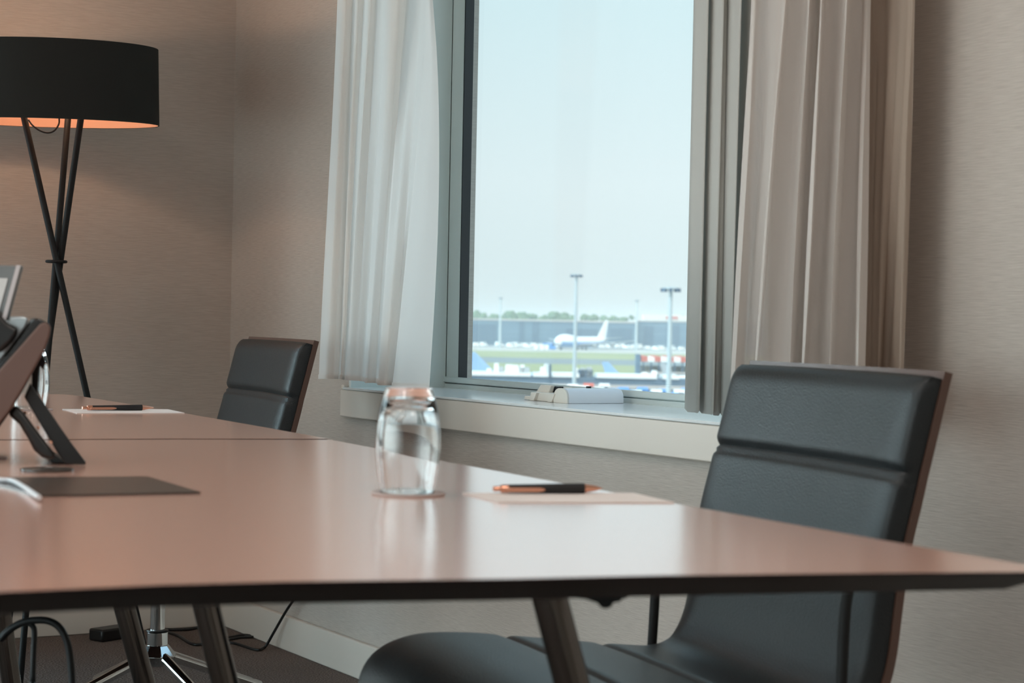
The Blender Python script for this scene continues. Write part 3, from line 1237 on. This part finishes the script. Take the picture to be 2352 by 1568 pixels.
# key deck raised on the front face, silver
deck = [(-40, 868), (0, 829), (25, 796), (58, 752), (66, 733), (58, 727), (26, 727), (12, 745), (-40, 800)]
b = MB().prism(php(deck, .03), EX * .15)
dk = b.build('front_deck', M_SILVER, phone, pf, bevel=.004)
hs = [(-60, 700), (-8, 714), (18, 742), (38, 752), (44, 762), (30, 784), (6, 806), (-10, 812), (-60, 800)]
b = MB().prism(php(hs, .02), EX * .055)
b.build('handset', M_BLACKPL, phone, pf, bevel=.006, bseg=3)
b = MB().prism(php([(0, 846), (8, 838), (18, 822), (10, 818), (-4, 832)], .024), EX * .03)
b.build('key', M_BLACKPL, phone, pf, bevel=.001)
# tilted screen
o3 = at_d(47, 609, dp + .03)
ex_ = (at_d(13, 735, dp + .03) - o3)
w_ = -(R * .21) + F * .03
nrm = ex_.cross(w_).normalized()
if nrm.dot(CAM - o3) < 0:
    nrm = -nrm
b = MB().prism([o3, o3 + ex_, o3 + ex_ + w_, o3 + w_], -nrm * .014)
scr = b.build('screen', mat('screen_frame_grey', lin(104, 106, 106), .35), phone, pf, bevel=.003)
i0 = o3 + ex_ * .24 + w_ * .055 + nrm * .0006
b = MB().prism([i0, i0 + ex_ * .62, i0 + ex_ * .62 + w_ * .8, i0 + w_ * .8], nrm * .0006)
M_SCR = mat('pale_display', lin(196, 194, 192), 0.12)
b.build('display', M_SCR, scr, pf)
ed = at_d(49, 609, dp + .03)
b = MB().prism([o3 + R * .0005, o3 + ex_ + R * .0005, o3 + ex_ - R * .004 + nrm * .002, o3 - R * .004 + nrm * .002], nrm * .0015)
b.build('bezel_edge', M_WHITE, scr, pf)
b = MB().tube([at_d(-10, 815, dp + .12), o3 + ex_ * .95 + w_ * .35 - nrm * .016, o3 + ex_ * .6 + w_ * .35 - nrm * .012], [.014, .012, .010], 14)
b.build('screen_arm', M_BLACKPL, phone, pf)
# stand: rear support plate and ribbed inner leg
plate = [(70, 880), (92, 912), (130, 968), (166, 1020), (198, 1062), (197, 1072), (180, 1075), (150, 1070), (132, 1040), (86, 962), (56, 912)]
b = MB().prism(php(plate, .03), EX * .012)
b.build('stand_plate', M_BLACKPL, phone, pf, bevel=.004)
rib = [(36, 928), (58, 952), (86, 990), (112, 1024), (130, 1046), (118, 1058), (96, 1050), (78, 1034), (64, 1006), (44, 974), (18, 952)]
b = MB().prism(php(rib, .018), EX * .012)
b.build('stand_rib', M_BLACKPL, phone, pf, bevel=.005)
for (x, y) in ((57, 947), (87, 982), (116, 1015)):
    b = MB().prism(php([(x - 4, y - 3), (x + 3, y - 3), (x + 5, y + 3), (x - 1, y + 5)], .029), EX * .004)
    b.build('stand_slot', M_COPPER, phone, pf)
foot = [(96, 1040), (128, 1046), (150, 1060), (170, 1072), (150, 1076), (120, 1074)]
b = MB().prism(php(foot, .05), EX * .08)
b.build('stand_foot', M_BLACKPL, phone, pf, bevel=.004)
b = MB().prism(php([(78, 806), (98, 812), (106, 830), (100, 850), (92, 840), (84, 930), (74, 930), (74, 850)], .06), EX * .03)
b.build('stand_hinge', M_BLACKPL, phone, pf, bevel=.004)

# ------------------------------------------------------------------ cables


def cable(name, pix, rad, label, res=8):
    """pix: list of (px, py, mode, value): mode z = on a height plane, d = at depth, x = on wall plane"""
    pts = []
    for (x, y, md, v) in pix:
        pts.append(at_z(x, y, v) if md == 'z' else at_d(x, y, v) if md == 'd' else at_x(x, y, v))
    P = catmull(pts, res)
    for q in P:
        q.z = max(q.z, rad)
    org = pts[0].copy()
    o = MB().tube(P, rad, 10).build(name, M_CABLE, None, org)
    tag(o, label, 'cable')
    return o


cable('power_cable', [(700, 1340, 'x', XW - .03), (659, 1400, 'x', XW - .03), (630, 1450, 'x', XW - .04), (608, 1486, 'z', .004), (590, 1492, 'z', .004), (545, 1478, 'z', .004), (515, 1472, 'z', .004), (548, 1464, 'z', .004), (582, 1462, 'z', .004), (560, 1458, 'z', .004), (520, 1464, 'z', .004)], .004,
      'thin black cable rising from the carpet up the window wall below the sill')
cable('power_cable', [(395, 1434, 'z', .004), (430, 1428, 'z', .004), (470, 1434, 'z', .004), (440, 1444, 'z', .004), (400, 1446, 'z', .004), (372, 1446, 'z', .004), (410, 1460, 'z', .004), (440, 1478, 'z', .004), (468, 1479, 'z', .004), (500, 1470, 'z', .004)], .0045,
      'black cable coiled on the carpet in the back corner')
cable('extension_lead', [(0, 1468, 'd', 2.9), (22, 1446, 'd', 2.9), (50, 1430, 'd', 2.9), (80, 1424, 'd', 2.9), (112, 1426, 'd', 2.9), (138, 1442, 'd', 2.9), (156, 1480, 'd', 2.9), (164, 1540, 'd', 2.9), (167, 1600, 'd', 2.9), (170, 1640, 'd', 2.9), (200, 1670, 'z', .006), (330, 1690, 'z', .006)], .0055,
      'thick black cable looping down under the table at lower left')
cable('extension_lead', [(60, 1428, 'd', 2.93), (74, 1436, 'd', 2.93), (79, 1452, 'd', 2.93), (77, 1500, 'd', 2.93), (75, 1568, 'd', 2.93), (75, 1640, 'd', 2.93), (60, 1672, 'z', .006), (0, 1690, 'z', .006)], .0045,
      'straight black cable hanging beside the looped one at lower left')
b = MB()
pa = at_z(262, 1466, 0.0)
b.box((-.07, -.03, 0), (.07, .03, .035))
ad = b.build('power_adapter', M_BLACKPL, bevel=.006)
ad.location = pa
ad.rotation_euler = (0, 0, .4)
tag(ad, 'black power adapter lying on the carpet behind the table leg', 'adapter')

# ------------------------------------------------------------------ outside: airport seen from an upper floor
G = CAMZ - 18.0
M_ASPH = mat('asphalt', lin(128, 128, 128), 0.9)
M_CONC = mat('pale_concrete', lin(176, 168, 156), 0.9)
M_GRASS = mat('dry_grass', lin(138, 140, 92), 0.95, var=('noise', (.02, .02, .02), lin(150, 148, 104), .35, .65))
M_TAXI = mat('taxiway', lin(120, 124, 122), 0.9)
M_FACADE = mat('blue_grey_cladding', lin(92, 112, 128), 0.6, var=('noise', (.004, .004, .35), lin(104, 124, 138), .4, .6))
M_FACADE2 = mat('dark_cladding', lin(80, 98, 114), 0.6)
M_ROOFED = mat('pale_roof_edge', lin(190, 180, 172), 0.6)
M_PWHITE = mat('aircraft_white', lin(240, 240, 240), 0.35)
M_PBLUE = mat('aircraft_blue', lin(120, 165, 215), 0.35)
M_PGREY = mat('aircraft_wing_grey', lin(170, 172, 172), 0.4)
M_LEAF = mat('tree_foliage', lin(88, 108, 72), 0.9, var=('noise', (.3, .3, .3), lin(110, 124, 86), .4, .6))
M_BARK = mat('tree_bark', lin(80, 70, 60), 0.9)
M_MAST = mat('galvanised_mast', lin(176, 184, 184), 0.5)
M_RED = mat('faded_red_paint', lin(200, 110, 92), 0.6)
M_VEHW = mat('vehicle_white', lin(238, 236, 230), 0.35)
M_VEHB = mat('vehicle_blue', lin(84, 138, 200), 0.4)
M_VEHR = mat('vehicle_red', lin(206, 96, 70), 0.4)
M_TINT = mat('vehicle_glass', lin(60, 70, 80), 0.2)
M_TYRE = mat('tyre_rubber', lin(35, 35, 36), 0.8)


def gnd(px, py):
    return at_z(px, py, G)


def lat(d, l, z=0.0):
    return F * d + R * l + Vector((0, 0, z))


def dep(y):
    return 18.0 * FPX / (y - 737.5)


st(MB().add([lat(3.5, -2600, G), lat(3.5, 2600, G), lat(9000, 9000, G), lat(9000, -9000, G)], [(0, 1, 2, 3)]).build('ground', M_ASPH, smooth=0))


def strip(name, y0, y1, m, dz):
    d0, d1 = dep(y1), dep(y0)
    b = MB().box((-1500, d0, -.3), (1500, d1, dz), (R, F, U), Vector((0, 0, G)))
    return st(b.build(name, m, smooth=0))


strip('ground_concrete', 799.5, 808.5, M_CONC, .02)
strip('ground_lawn', 809, 823.5, M_GRASS, .10)
strip('ground_taxiway', 824, 836, M_TAXI, .05)
strip('ground_lawn', 836.5, 862, M_GRASS, .10)


def ppx(px, d):
    """lateral metres of pixel column px on the horizon at distance d"""
    return (px - 1176.0) / FPX * d


def zrow(px, py, d):
    return at_d(px, py, d).z


# hangars along the far side
def hangar(name, x0, x1, d, ztop, label, facade, panels):
    l0, l1 = ppx(x0, d), ppx(x1, d)
    base = lat(d, (l0 + l1) / 2, G)
    rt_ = thing(name, base, label, 'building')
    W = (l1 - l0) / 2
    H = ztop - G
    ax = (R, F, U)
    MB().box((-W, 0, 0), (W, 60, H), ax).build('wall', facade, rt_, smooth=0)
    MB().box((-W - .5, -.6, H - .5), (W + .5, 60.5, H + .7), ax).build('roof_edge', M_ROOFED, rt_, smooth=0)
    for (a, c, h0, h1, mm) in panels:
        la, lc2 = ppx(a, d) - (l0 + l1) / 2, ppx(c, d) - (l0 + l1) / 2
        MB().box((la, -.35, h0 * H), (lc2, .2, h1 * H), ax).build('door_panel', mm, rt_, smooth=0)
    return rt_


hangar('cargo_hangar', 880, 1462, 1420, zrow(1270, 736.5, 1420), 'long blue-grey cargo hangar on the far side of the field, left of the thin mast', M_FACADE,
       [(1080, 1140, 0, .8, M_FACADE2), (1192, 1204, .0, .97, M_FACADE2), (1222, 1238, .0, .97, M_FACADE2), (1300, 1372, .05, .7, M_FACADE2), (1400, 1452, 0, .75, M_FACADE2)])
hangar('cargo_hangar', 1464, 1900, 1425, zrow(1530, 737.5, 1425), 'blue-grey cargo hangar with pale roof edge at the right end of the view', M_FACADE,
       [(1478, 1500, 0, .8, M_FACADE2), (1530, 1560, .1, .85, M_FACADE2)])
d_ = 1560
rb_ = thing('warehouse', lat(d_, ppx(1525, d_), G), 'pale warehouse roof rising behind the right hangar', 'building')
hh = zrow(1525, 723, d_) - G
MB().box((ppx(1478, d_) - ppx(1525, d_), 0, 0), (ppx(1650, d_) - ppx(1525, d_), 30, hh), (R, F, U)).build('wall', mat('pale_wall', lin(222, 216, 204), .7), rb_, smooth=0)
MB().box((ppx(1528, d_) - ppx(1525, d_), -.5, hh - 3.2), (ppx(1556, d_) - ppx(1525, d_), .2, hh - 1), (R, F, U)).build('sign_band', M_RED, rb_, smooth=0)

# trees beyond the hangars
TREES = [(1040, 716, 30), (1072, 713, 26), (1094, 712.5, 30), (1112, 718, 22), (1136, 721, 24), (1160, 714, 30), (1178, 713, 26), (1200, 716, 30), (1222, 719, 24), (1246, 723, 22),
         (1272, 715.5, 30), (1292, 717, 26), (1314, 723, 18), (1346, 720, 26), (1366, 721, 24), (1388, 723, 24), (1408, 724, 26), (1430, 727, 20), (1449, 722.5, 12), (1569, 722, 14)]
for i, (px, py, w) in enumerate(TREES):
    d = 1640 + (i % 3) * 22
    base = lat(d, ppx(px, d), G)
    top = zrow(px, py, d) - G
    sh = 'broad' if w >= 30 else 'narrow' if w < 20 else 'middling'
    side = 'left' if px < 1230 else 'middle' if px < 1335 else 'right'
    LAB = {('broad', 'left'): 'broad round tree above the left part of the cargo hangar roof', ('middling', 'left'): 'medium round tree above the left part of the cargo hangar roof',
           ('broad', 'middle'): 'broad tree above the hangar roof just left of the tall mast', ('middling', 'middle'): 'medium tree above the hangar roof left of the tall mast',
           ('narrow', 'middle'): 'narrow tree directly behind the tall mast', ('middling', 'right'): 'low spreading tree above the hangar roof near the jumbo tail',
           ('narrow', 'right'): 'narrow dark tree at the end of the hangar roof'}
    lab = LAB.get((sh, side), 'broad tree above the hangar roof right of the mast')
    if px == 1449:
        lab = 'narrow dark tree beside the thin right-hand mast'
    if px == 1569:
        lab = 'narrow tree at the right end of the pale warehouse roof'
    if px == 1040:
        lab = 'broad tree beyond the hangar, hidden by the window frame'
    t = thing('tree', base, lab, 'tree', 'trees beyond the hangars')
    MB().tube([(0, 0, 0), (0, 0, top * .5)], [.5, .3], 8).build('trunk', M_BARK, t)
    bm = bmesh.new()
    rnd = random.Random(i * 5 + 1)
    rad = w / 2 / FPX * d * 1.15
    for q in range(6):
        mtx = Matrix.Translation((rnd.uniform(-.5, .5) * rad, rnd.uniform(-.4, .4) * rad, top - rad * .62 - rnd.uniform(.0, .7) * rad * (0 if q == 0 else 1))) @ Matrix.Diagonal((rad * rnd.uniform(.55, .75), rad * .6, rad * .62, 1))
        bmesh.ops.create_icosphere(bm, subdivisions=3, radius=1.0, matrix=mtx)
    for v in bm.verts:
        v.co += v.normal * (noise.noise(v.co * .45 + Vector((i, 0, 0))) * .16 * rad)
    me = bpy.data.meshes.new('crown')
    bm.to_mesh(me)
    bm.free()
    me.materials.append(M_LEAF)
    o = bpy.data.objects.new('crown', me)
    C.objects.link(o)
    o.parent = t


# aircraft
def airliner(name, loc, heading, L, label, hump=True, top=None, low=None, fin=None, engines=4):
    top, low, fin = top or M_PWHITE, low or M_PBLUE, fin or M_PWHITE
    a = math.atan2(heading.y, heading.x)
    root = thing(name, loc, label, 'aircraft', None, a)
    s = L / 70.0
    # fuselage: +X is the nose
    secs = [(35, .05, 4.6, 4.6), (34.4, 1.0, 3.7, 5.7), (33.2, 1.9, 2.9, 7.2), (31.5, 2.6, 2.3, 8.4), (29, 3.1, 1.95, 9.3), (25, 3.25, 1.8, 9.8), (20, 3.25, 1.8, 9.8), (15, 3.25, 1.8, 9.3),
            (11, 3.25, 1.8, 8.6), (6, 3.25, 1.8, 8.3), (-10, 3.25, 1.8, 8.3), (-18, 3.1, 2.2, 8.3), (-24, 2.5, 3.3, 8.2), (-30, 1.6, 4.8, 8.0), (-34, .7, 6.2, 7.6), (-35.5, .1, 6.9, 7.1)]
    if not hump:
        secs = [(x, w, z0, min(z1, 8.2)) for x, w, z0, z1 in secs]
    n = 24
    b = MB()
    vs = []
    for x, w, z0, z1 in secs:
        zc, hz = (z0 + z1) / 2, (z1 - z0) / 2
        if hump and 10 < x < 34:
            zc = (z0 + z0 + 6.5) / 2 if z1 > 8.4 else zc
        for k in range(n):
            q = 2 * math.pi * k / n
            cz_, sz_ = math.cos(q), math.sin(q)
            z = zc + sz_ * ((z1 - zc) if sz_ > 0 else (zc - z0))
            y = w * cz_ * (1 if sz_ <= 0 else (1 - .25 * max(0, (z1 - 8.6) / 2.0) * sz_))
            vs.append((x * s, y * s, z * s))
    for i in range(len(secs) - 1):
        for k in range(n):
            zm = (vs[i * n + k][2] + vs[(i + 1) * n + (k + 1) % n][2]) / 2
            b.cur = 1 if zm < 5.3 * s and secs[i][0] < 33 else 0
            b.add([], [])
            b.f.append((i * n + k, i * n + (k + 1) % n, (i + 1) * n + (k + 1) % n, (i + 1) * n + k))
            b.mi.append(b.cur)
    b.v = [Vector(v) for v in vs]
    b.build('fuselage', [top, low], root, smooth=60)

    def slabw(name, pts, th, m, par=root):
        """pts: root LE, root TE, tip TE, tip LE (3D); th root/tip thickness along the given axis"""
        b = MB()
        ax_ = th[2]
        P = [Vector(p) * s for p in pts]
        up = [P[0] + ax_ * th[0] * s * .2, P[1] + ax_ * 0, P[2], P[3] + ax_ * th[1] * s * .2]
        mid = lambda A, Bq: A.lerp(Bq, .35)
        r0, t0 = mid(P[0], P[1]), mid(P[3], P[2])
        vs = [P[0], r0 + ax_ * th[0] * s / 2, P[1], r0 - ax_ * th[0] * s / 2, P[3], t0 + ax_ * th[1] * s / 2, P[2], t0 - ax_ * th[1] * s / 2]
        b.add(vs, [(0, 1, 5, 4), (1, 2, 6, 5), (2, 3, 7, 6), (3, 0, 4, 7), (4, 5, 6, 7), (3, 2, 1, 0)])
        return b.build(name, m, par, smooth=0)
    for sg in (1, -1):
        slabw('wing', [(12, 2.2 * sg, 3.0), (-3.5, 2.2 * sg, 2.9), (-15.5, 31 * sg, 6.2), (-11.5, 31 * sg, 6.3)], (1.8, .4, U), M_PGREY)
        slabw('tailplane', [(-26, 1.2 * sg, 7.0), (-33, 1.0 * sg, 7.0), (-37, 11 * sg, 8.3), (-34, 11 * sg, 8.3)], (.7, .2, U), M_PGREY)
        es = ((7.5, 11.5), (-1.0, 20.5)) if engines == 4 else ((7.5, 9.5),)
        for ex, ey in es:
            b = MB().lathe([(.9, 0), (1.25, .3), (1.35, 1.6), (1.15, 3.6), (.7, 5.2), (.3, 5.4), (.3, 4.6), (.8, .6), (.9, 0)], 20, Vector((ex * s, ey * sg * s, (2.55 + (ey - 9) * .08) * s)), (Vector((0, s, 0)), Vector((0, 0, s)), Vector((-s, 0, 0))))
            b.build('engine', M_PGREY if engines == 4 else top, root)
            MB().box(((ex - 4) * s, (ey - .15) * sg * s, (3.4 + (ey - 9) * .08) * s), ((ex - .8) * s, (ey + .15) * sg * s, (4.3 + (ey - 9) * .09) * s)).build('pylon', M_PGREY, root, smooth=0)
    slabw('tail_fin', [(-20.5, 0, 7.9), (-33, 0, 7.6), (-36.5, 0, 19.2), (-32, 0, 19.3)], (1.2, .4, Vector((0, 1, 0))), fin)
    for gx, gy in ((28, 0), (0, 3), (0, -3), (-3, 1.4), (-3, -1.4)):
        b = MB()
        b.tube([(gx * s, gy * s, 2.4 * s), (gx * s, gy * s, .6 * s)], .18 * s, 8)
        b.tube([(gx * s, (gy - .6) * s, .6 * s), (gx * s, (gy + .6) * s, .6 * s)], .6 * s, 14)
        b.build('landing_gear', M_TYRE, root)
    return root


d_ = 1246.0
pc = lat(d_ + 9, ppx(1338, d_), G)
airliner('jumbo_jet', pc, R * -.5 - F * .866, 70.0, 'large white and blue four-engined jet with upper-deck hump, parked before the hangar')
for px, top, lab in ((1083, 808, 'aircraft with pale blue tail fin behind the pier, at the left edge of the window'), (1391, 831, 'aircraft with pale blue tail fin behind the white pier roof, at mid window'),
                     (1522, 835, 'aircraft with pale tail behind the pier, next to the right-hand mast')):
    d_ = 530.0 if px < 1500 else 585.0
    zt = zrow(px, top, d_) - G
    L_ = zt / 19.3 * 70
    c_ = lat(d_, ppx(px, d_) + 34.2 * L_ / 70, G)
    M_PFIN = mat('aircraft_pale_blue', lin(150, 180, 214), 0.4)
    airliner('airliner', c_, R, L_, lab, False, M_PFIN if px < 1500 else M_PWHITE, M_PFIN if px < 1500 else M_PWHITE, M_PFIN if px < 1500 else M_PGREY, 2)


# light masts
def mast(px, ptop, d, r, wpx, label):
    zt = zrow(px, ptop, d) - G
    t = thing('light_mast', lat(d, ppx(px, d), G), label, 'light mast')
    MB().tube([(0, 0, 0), (0, 0, zt)], [r * 1.25, r * .8], 14).build('pole', M_MAST, t)
    w = wpx / 2 / FPX * d
    b = MB()
    b.lathe([(r, zt - .5), (w * .8, zt - .35), (w * .8, zt - .1), (r, zt)], 20)
    b.build('head_ring', M_MAST, t)
    for k in range(8):
        a = 2 * math.pi * k / 8 + .2
        c, s_ = math.cos(a), math.sin(a)
        ax = (Vector((c, s_, 0)), Vector((-s_, c, 0)), U)
        MB().box((w * .62, -w * .16, -.75), (w, w * .16, -.2), ax, Vector((0, 0, zt))).build('floodlight', M_FACADE2, t, smooth=0)


mast(1321, 629, 470, .40, 29, 'tall light mast with flat head, standing left of centre in the window')
mast(1538, 659, 300, .36, 47, 'tall light mast with wide head near the right blind')
mast(1148, 683, 1230, .62, 10, 'distant thin light mast at the left part of the window')
mast(1461, 689, 1230, .62, 10, 'distant thin light mast right of the jumbo tail')

# pier building with white parapet and rooftop units
d_ = 480.0
pier = thing('pier_building', lat(d_, 0, G), 'low airport pier with a white parapet and rooftop units crossing the view', 'building')
zp0 = zrow(1300, 866, d_) - G
zp1 = zrow(1300, 857.5, d_) - G
ax = (R, F, U)
MB().box((ppx(760, d_), .5, 0), (ppx(1900, d_), 14, zp0), ax).build('wall', mat('pier_dark_glazing', lin(96, 112, 126), .4), pier, smooth=0)
MB().box((ppx(760, d_), .2, zp0 * .42), (ppx(1900, d_), .6, zp0 * .62), ax).build('ledge', M_ROOFED, pier, smooth=0)
for x0, x1, y0 in ((900, 1221, 858.5), (1226, 1262, 858), (1268, 1332, 857.5), (1372, 1510, 857.5), (1524, 1562, 858), (1590, 1800, 858)):
    MB().box((ppx(x0, d_), 0, zp0), (ppx(x1, d_), 13, zrow(1300, y0, d_) - G), ax).build('parapet', M_VEHW, pier, smooth=0)
for x0, x1, y0, m in ((1136, 1146, 838, M_VEHW), (1147, 1158, 846, M_PGREY), (1162, 1178, 841, M_VEHW), (1178, 1192, 842, M_VEHW), (1192, 1218, 846, M_PGREY), (1196, 1206, 841, M_VEHW), (1119, 1129, 851, M_VEHW),
                      (1243, 1252, 845, M_VEHW), (1252, 1262, 837.5, M_VEHW), (1263, 1268, 838, M_FACADE2), (1320, 1330, 846, M_VEHW), (1328, 1364, 849, M_FACADE2), (1336, 1346, 845, M_PGREY), (1350, 1362, 843, M_PGREY),
                      (1503, 1512, 848, M_VEHW), (1480, 1490, 853, M_VEHW)):
    MB().box((ppx(x0, d_), 2, zp0 - .2), (ppx(x1, d_), 7, zrow(1300, y0, d_) - G), ax).build('rooftop_unit', m, pier, smooth=0)

# terminal under a red-white roof band, right side
d_ = 620.0
tm = thing('terminal_building', lat(d_, ppx(1530, d_), G), 'open-sided terminal block with a red and white roof band, at right beside the mast', 'building')
zz0, zz1 = zrow(1525, 831, d_) - G, zrow(1525, 819, d_) - G
c_ = ppx(1530, d_)
for k in range(9):
    MB().box((ppx(1474 + k * 15, d_) - c_, 0, zz0), (ppx(1489 + k * 15, d_) - c_, 25, zz1 - (.3 if k % 2 else 0)), ax).build('roof_band', M_RED if k % 2 == 0 else M_VEHW, tm, smooth=0)
MB().box((ppx(1462, d_) - c_, 0, 0), (ppx(1472, d_) - c_, 6, zz1 + .6), ax).build('stair_tower', M_FACADE, tm, smooth=0)
for k in range(7):
    MB().box((ppx(1478 + k * 18, d_) - c_, .5, 0), (ppx(1480.5 + k * 18, d_) - c_, 1.5, zz0), ax).build('pillar', M_FACADE2, tm, smooth=0)
MB().box((ppx(1474, d_) - c_, 12, 0), (ppx(1610, d_) - c_, 24, zz0 * .7), ax).build('wall', mat('terminal_wall', lin(150, 146, 130), .7), tm, smooth=0)
MB().box((ppx(1474, d_) - c_, .3, zz0 * .34), (ppx(1610, d_) - c_, 2.3, zz0 * .44), ax).build('gallery', M_ROOFED, tm, smooth=0)


# vehicles
def vehicle(name, loc, rz, L, W, H, nose, m, label, cat, group):
    """box-bodied van / truck in one mesh: body, dark glazing, wheels"""
    b = MB()
    side = [(-L / 2, .35), (L / 2 - .1, .35), (L / 2, .6), (L / 2, H * .48), (L / 2 - nose * .4, H * .56), (L / 2 - nose, H * .96), (L / 2 - nose - .2, H), (-L / 2, H)]
    b.prism([(x, -W / 2, z) for x, z in side], (0, W, 0))
    b.cur = 1
    for sg in (-1, 1):
        b.box((L / 2 - nose * 1.6, sg * (W / 2) - .01, H * .58), (L / 2 - nose * .75, sg * (W / 2) + .01, H * .86))
    b.box((L / 2 - nose * .62, -W * .42, H * .6), (L / 2 - nose * .45, W * .42, H * .85))
    b.cur = 2
    for x in (-L * .3, L * .3):
        b.tube([(x, -W / 2 - .02, .36), (x, -W / 2 + .25, .36)], .36, 12)
        b.tube([(x, W / 2 + .02, .36), (x, W / 2 - .25, .36)], .36, 12)
    o = b.build(name, [m, M_TINT, M_TYRE], smooth=0)
    o.location = loc
    o.rotation_euler = (0, 0, rz)
    tag(o, label, cat, group)
    return o


aR = math.atan2(R.y, R.x)
van0 = None
FARV = [(1062, 797), (1096, 796), (1111, 796), (1146, 793), (1150, 799), (1172, 795), (1176, 800), (1186, 799), (1196, 796), (1203, 799), (1211, 797), (1228, 799), (1236, 798), (1243, 798), (1265, 795), (1280, 796), (1385, 803), (1399, 803), (1420, 801), (1432, 802), (1441, 800), (1452, 802), (1461, 801), (1470, 794), (1490, 796), (1508, 799), (1521, 800), (1544, 800), (1567, 796)]
for i, (px, py) in enumerate(FARV):
    d = (1300 if not (1260 < px < 1480) else 1340) + (i % 5) * 9
    loc = lat(d, ppx(px, d), G)
    if van0 is None:
        van0 = vehicle('van', loc, aR + .3, 5.2, 2.1, 2.7, 1.3, M_VEHW, 'small white van in the distant row in front of the hangars', 'van', 'white vans along the hangars')
    else:
        v = van0.copy()
        C.objects.link(v)
        v.location = loc
        v.rotation_euler = (0, 0, aR + .35 * ((i * 3) % 5 - 2))
        v.scale = (1, 1, .85 + .1 * (i % 4))
# tall white catering truck row and blue cargo loaders near the jumbo's nose
for i, (px, w) in enumerate(((1232, 9), (1246, 8), (1256, 7))):
    vehicle('cargo_truck', lat(1205, ppx(px, 1205), G), aR + 1.5, w, 2.4, 3.2, 1.4, M_VEHW, ('white cargo truck, leftmost of three by the jumbo nose', 'white cargo truck, middle of three by the jumbo nose', 'white cargo truck, nearest of three to the jumbo nose')[i], 'truck', 'cargo trucks by the jumbo')
vehicle('cargo_loader', lat(1225, ppx(1262, 1225), G), aR, 8, 3, 4.2, 1.5, M_VEHB, 'blue cargo loader standing under the jumbo nose', 'truck', None)
# vehicles in front of the pier
NV = [(1296, 2.6, 'w', 6), (1306, 2.7, 'r', 5), (1318, 3.6, 'w', 5.5), (1330, 3.8, 'w', 5.2), (1343, 3.7, 'w', 5.5), (1354, 3.9, 'r', 5), (1364, 3.0, 'w', 5.6), (1378, 3.4, 'w', 4), (1390, 3.9, 'w', 4.4),
      (1402, 2.9, 'b', 6), (1418, 3.2, 'b', 7), (1434, 3.1, 'b', 6.6), (1449, 3.3, 'b', 7), (1464, 3.0, 'w', 6), (1478, 3.2, 'b', 7.5), (1495, 3.1, 'b', 7), (1510, 3.2, 'w', 6.5), (1527, 2.9, 'b', 6.5), (1546, 3.1, 'b', 7), (1563, 3.3, 'w', 6), (1580, 3.2, 'b', 6)]
first = {}
for i, (px, H_, cc, L_) in enumerate(NV):
    d = 420 + (i % 3) * 14
    loc = lat(d, ppx(px, d), G)
    mm = {'w': M_VEHW, 'r': M_VEHR, 'b': M_VEHB}[cc]
    nm = {'w': 'delivery_truck', 'r': 'delivery_truck', 'b': 'shuttle_bus'}[cc]
    lab = {'w': 'white truck parked in front of the pier below the white parapet', 'r': 'red truck parked among white ones before the pier', 'b': 'blue bus in the row before the right part of the pier'}[cc]
    if cc not in first:
        first[cc] = vehicle(nm, loc, aR - 1.5, 6.0, 2.4, 3.2, 1.3, mm, lab, 'truck' if cc != 'b' else 'bus', {'w': 'white trucks before the pier', 'r': 'red trucks before the pier', 'b': 'blue buses before the pier'}[cc])
    else:
        v = first[cc].copy()
        C.objects.link(v)
        v.location = loc
        v.rotation_euler = (0, 0, aR - 1.5 + .06 * ((i * 5) % 5 - 2))
        v.scale = (L_ / 6, 1, H_ / 3.2)


# summer haze over the airfield
hm = bpy.data.materials.new('haze')
hm.use_nodes = True
hm.node_tree.nodes.clear()
ho = hm.node_tree.nodes.new('ShaderNodeOutputMaterial')
hv = hm.node_tree.nodes.new('ShaderNodeVolumeScatter')
hv.inputs['Color'].default_value = (.62, .68, .72, 1)
hv.inputs['Density'].default_value = 1 / 3800.0
hv.inputs['Anisotropy'].default_value = 0.0
hm.node_tree.links.new(hv.outputs[0], ho.inputs['Volume'])
hb_ = MB().box((-1400, 30, .3), (1400, 2200, 30), (R, F, U), Vector((0, 0, G))).build('haze', hm, smooth=0)
tag(hb_, kind='structure')
hb_['label'] = 'pale summer haze lying over the airfield'
hb_['category'] = 'haze'
SC.cycles.volume_bounces = 1
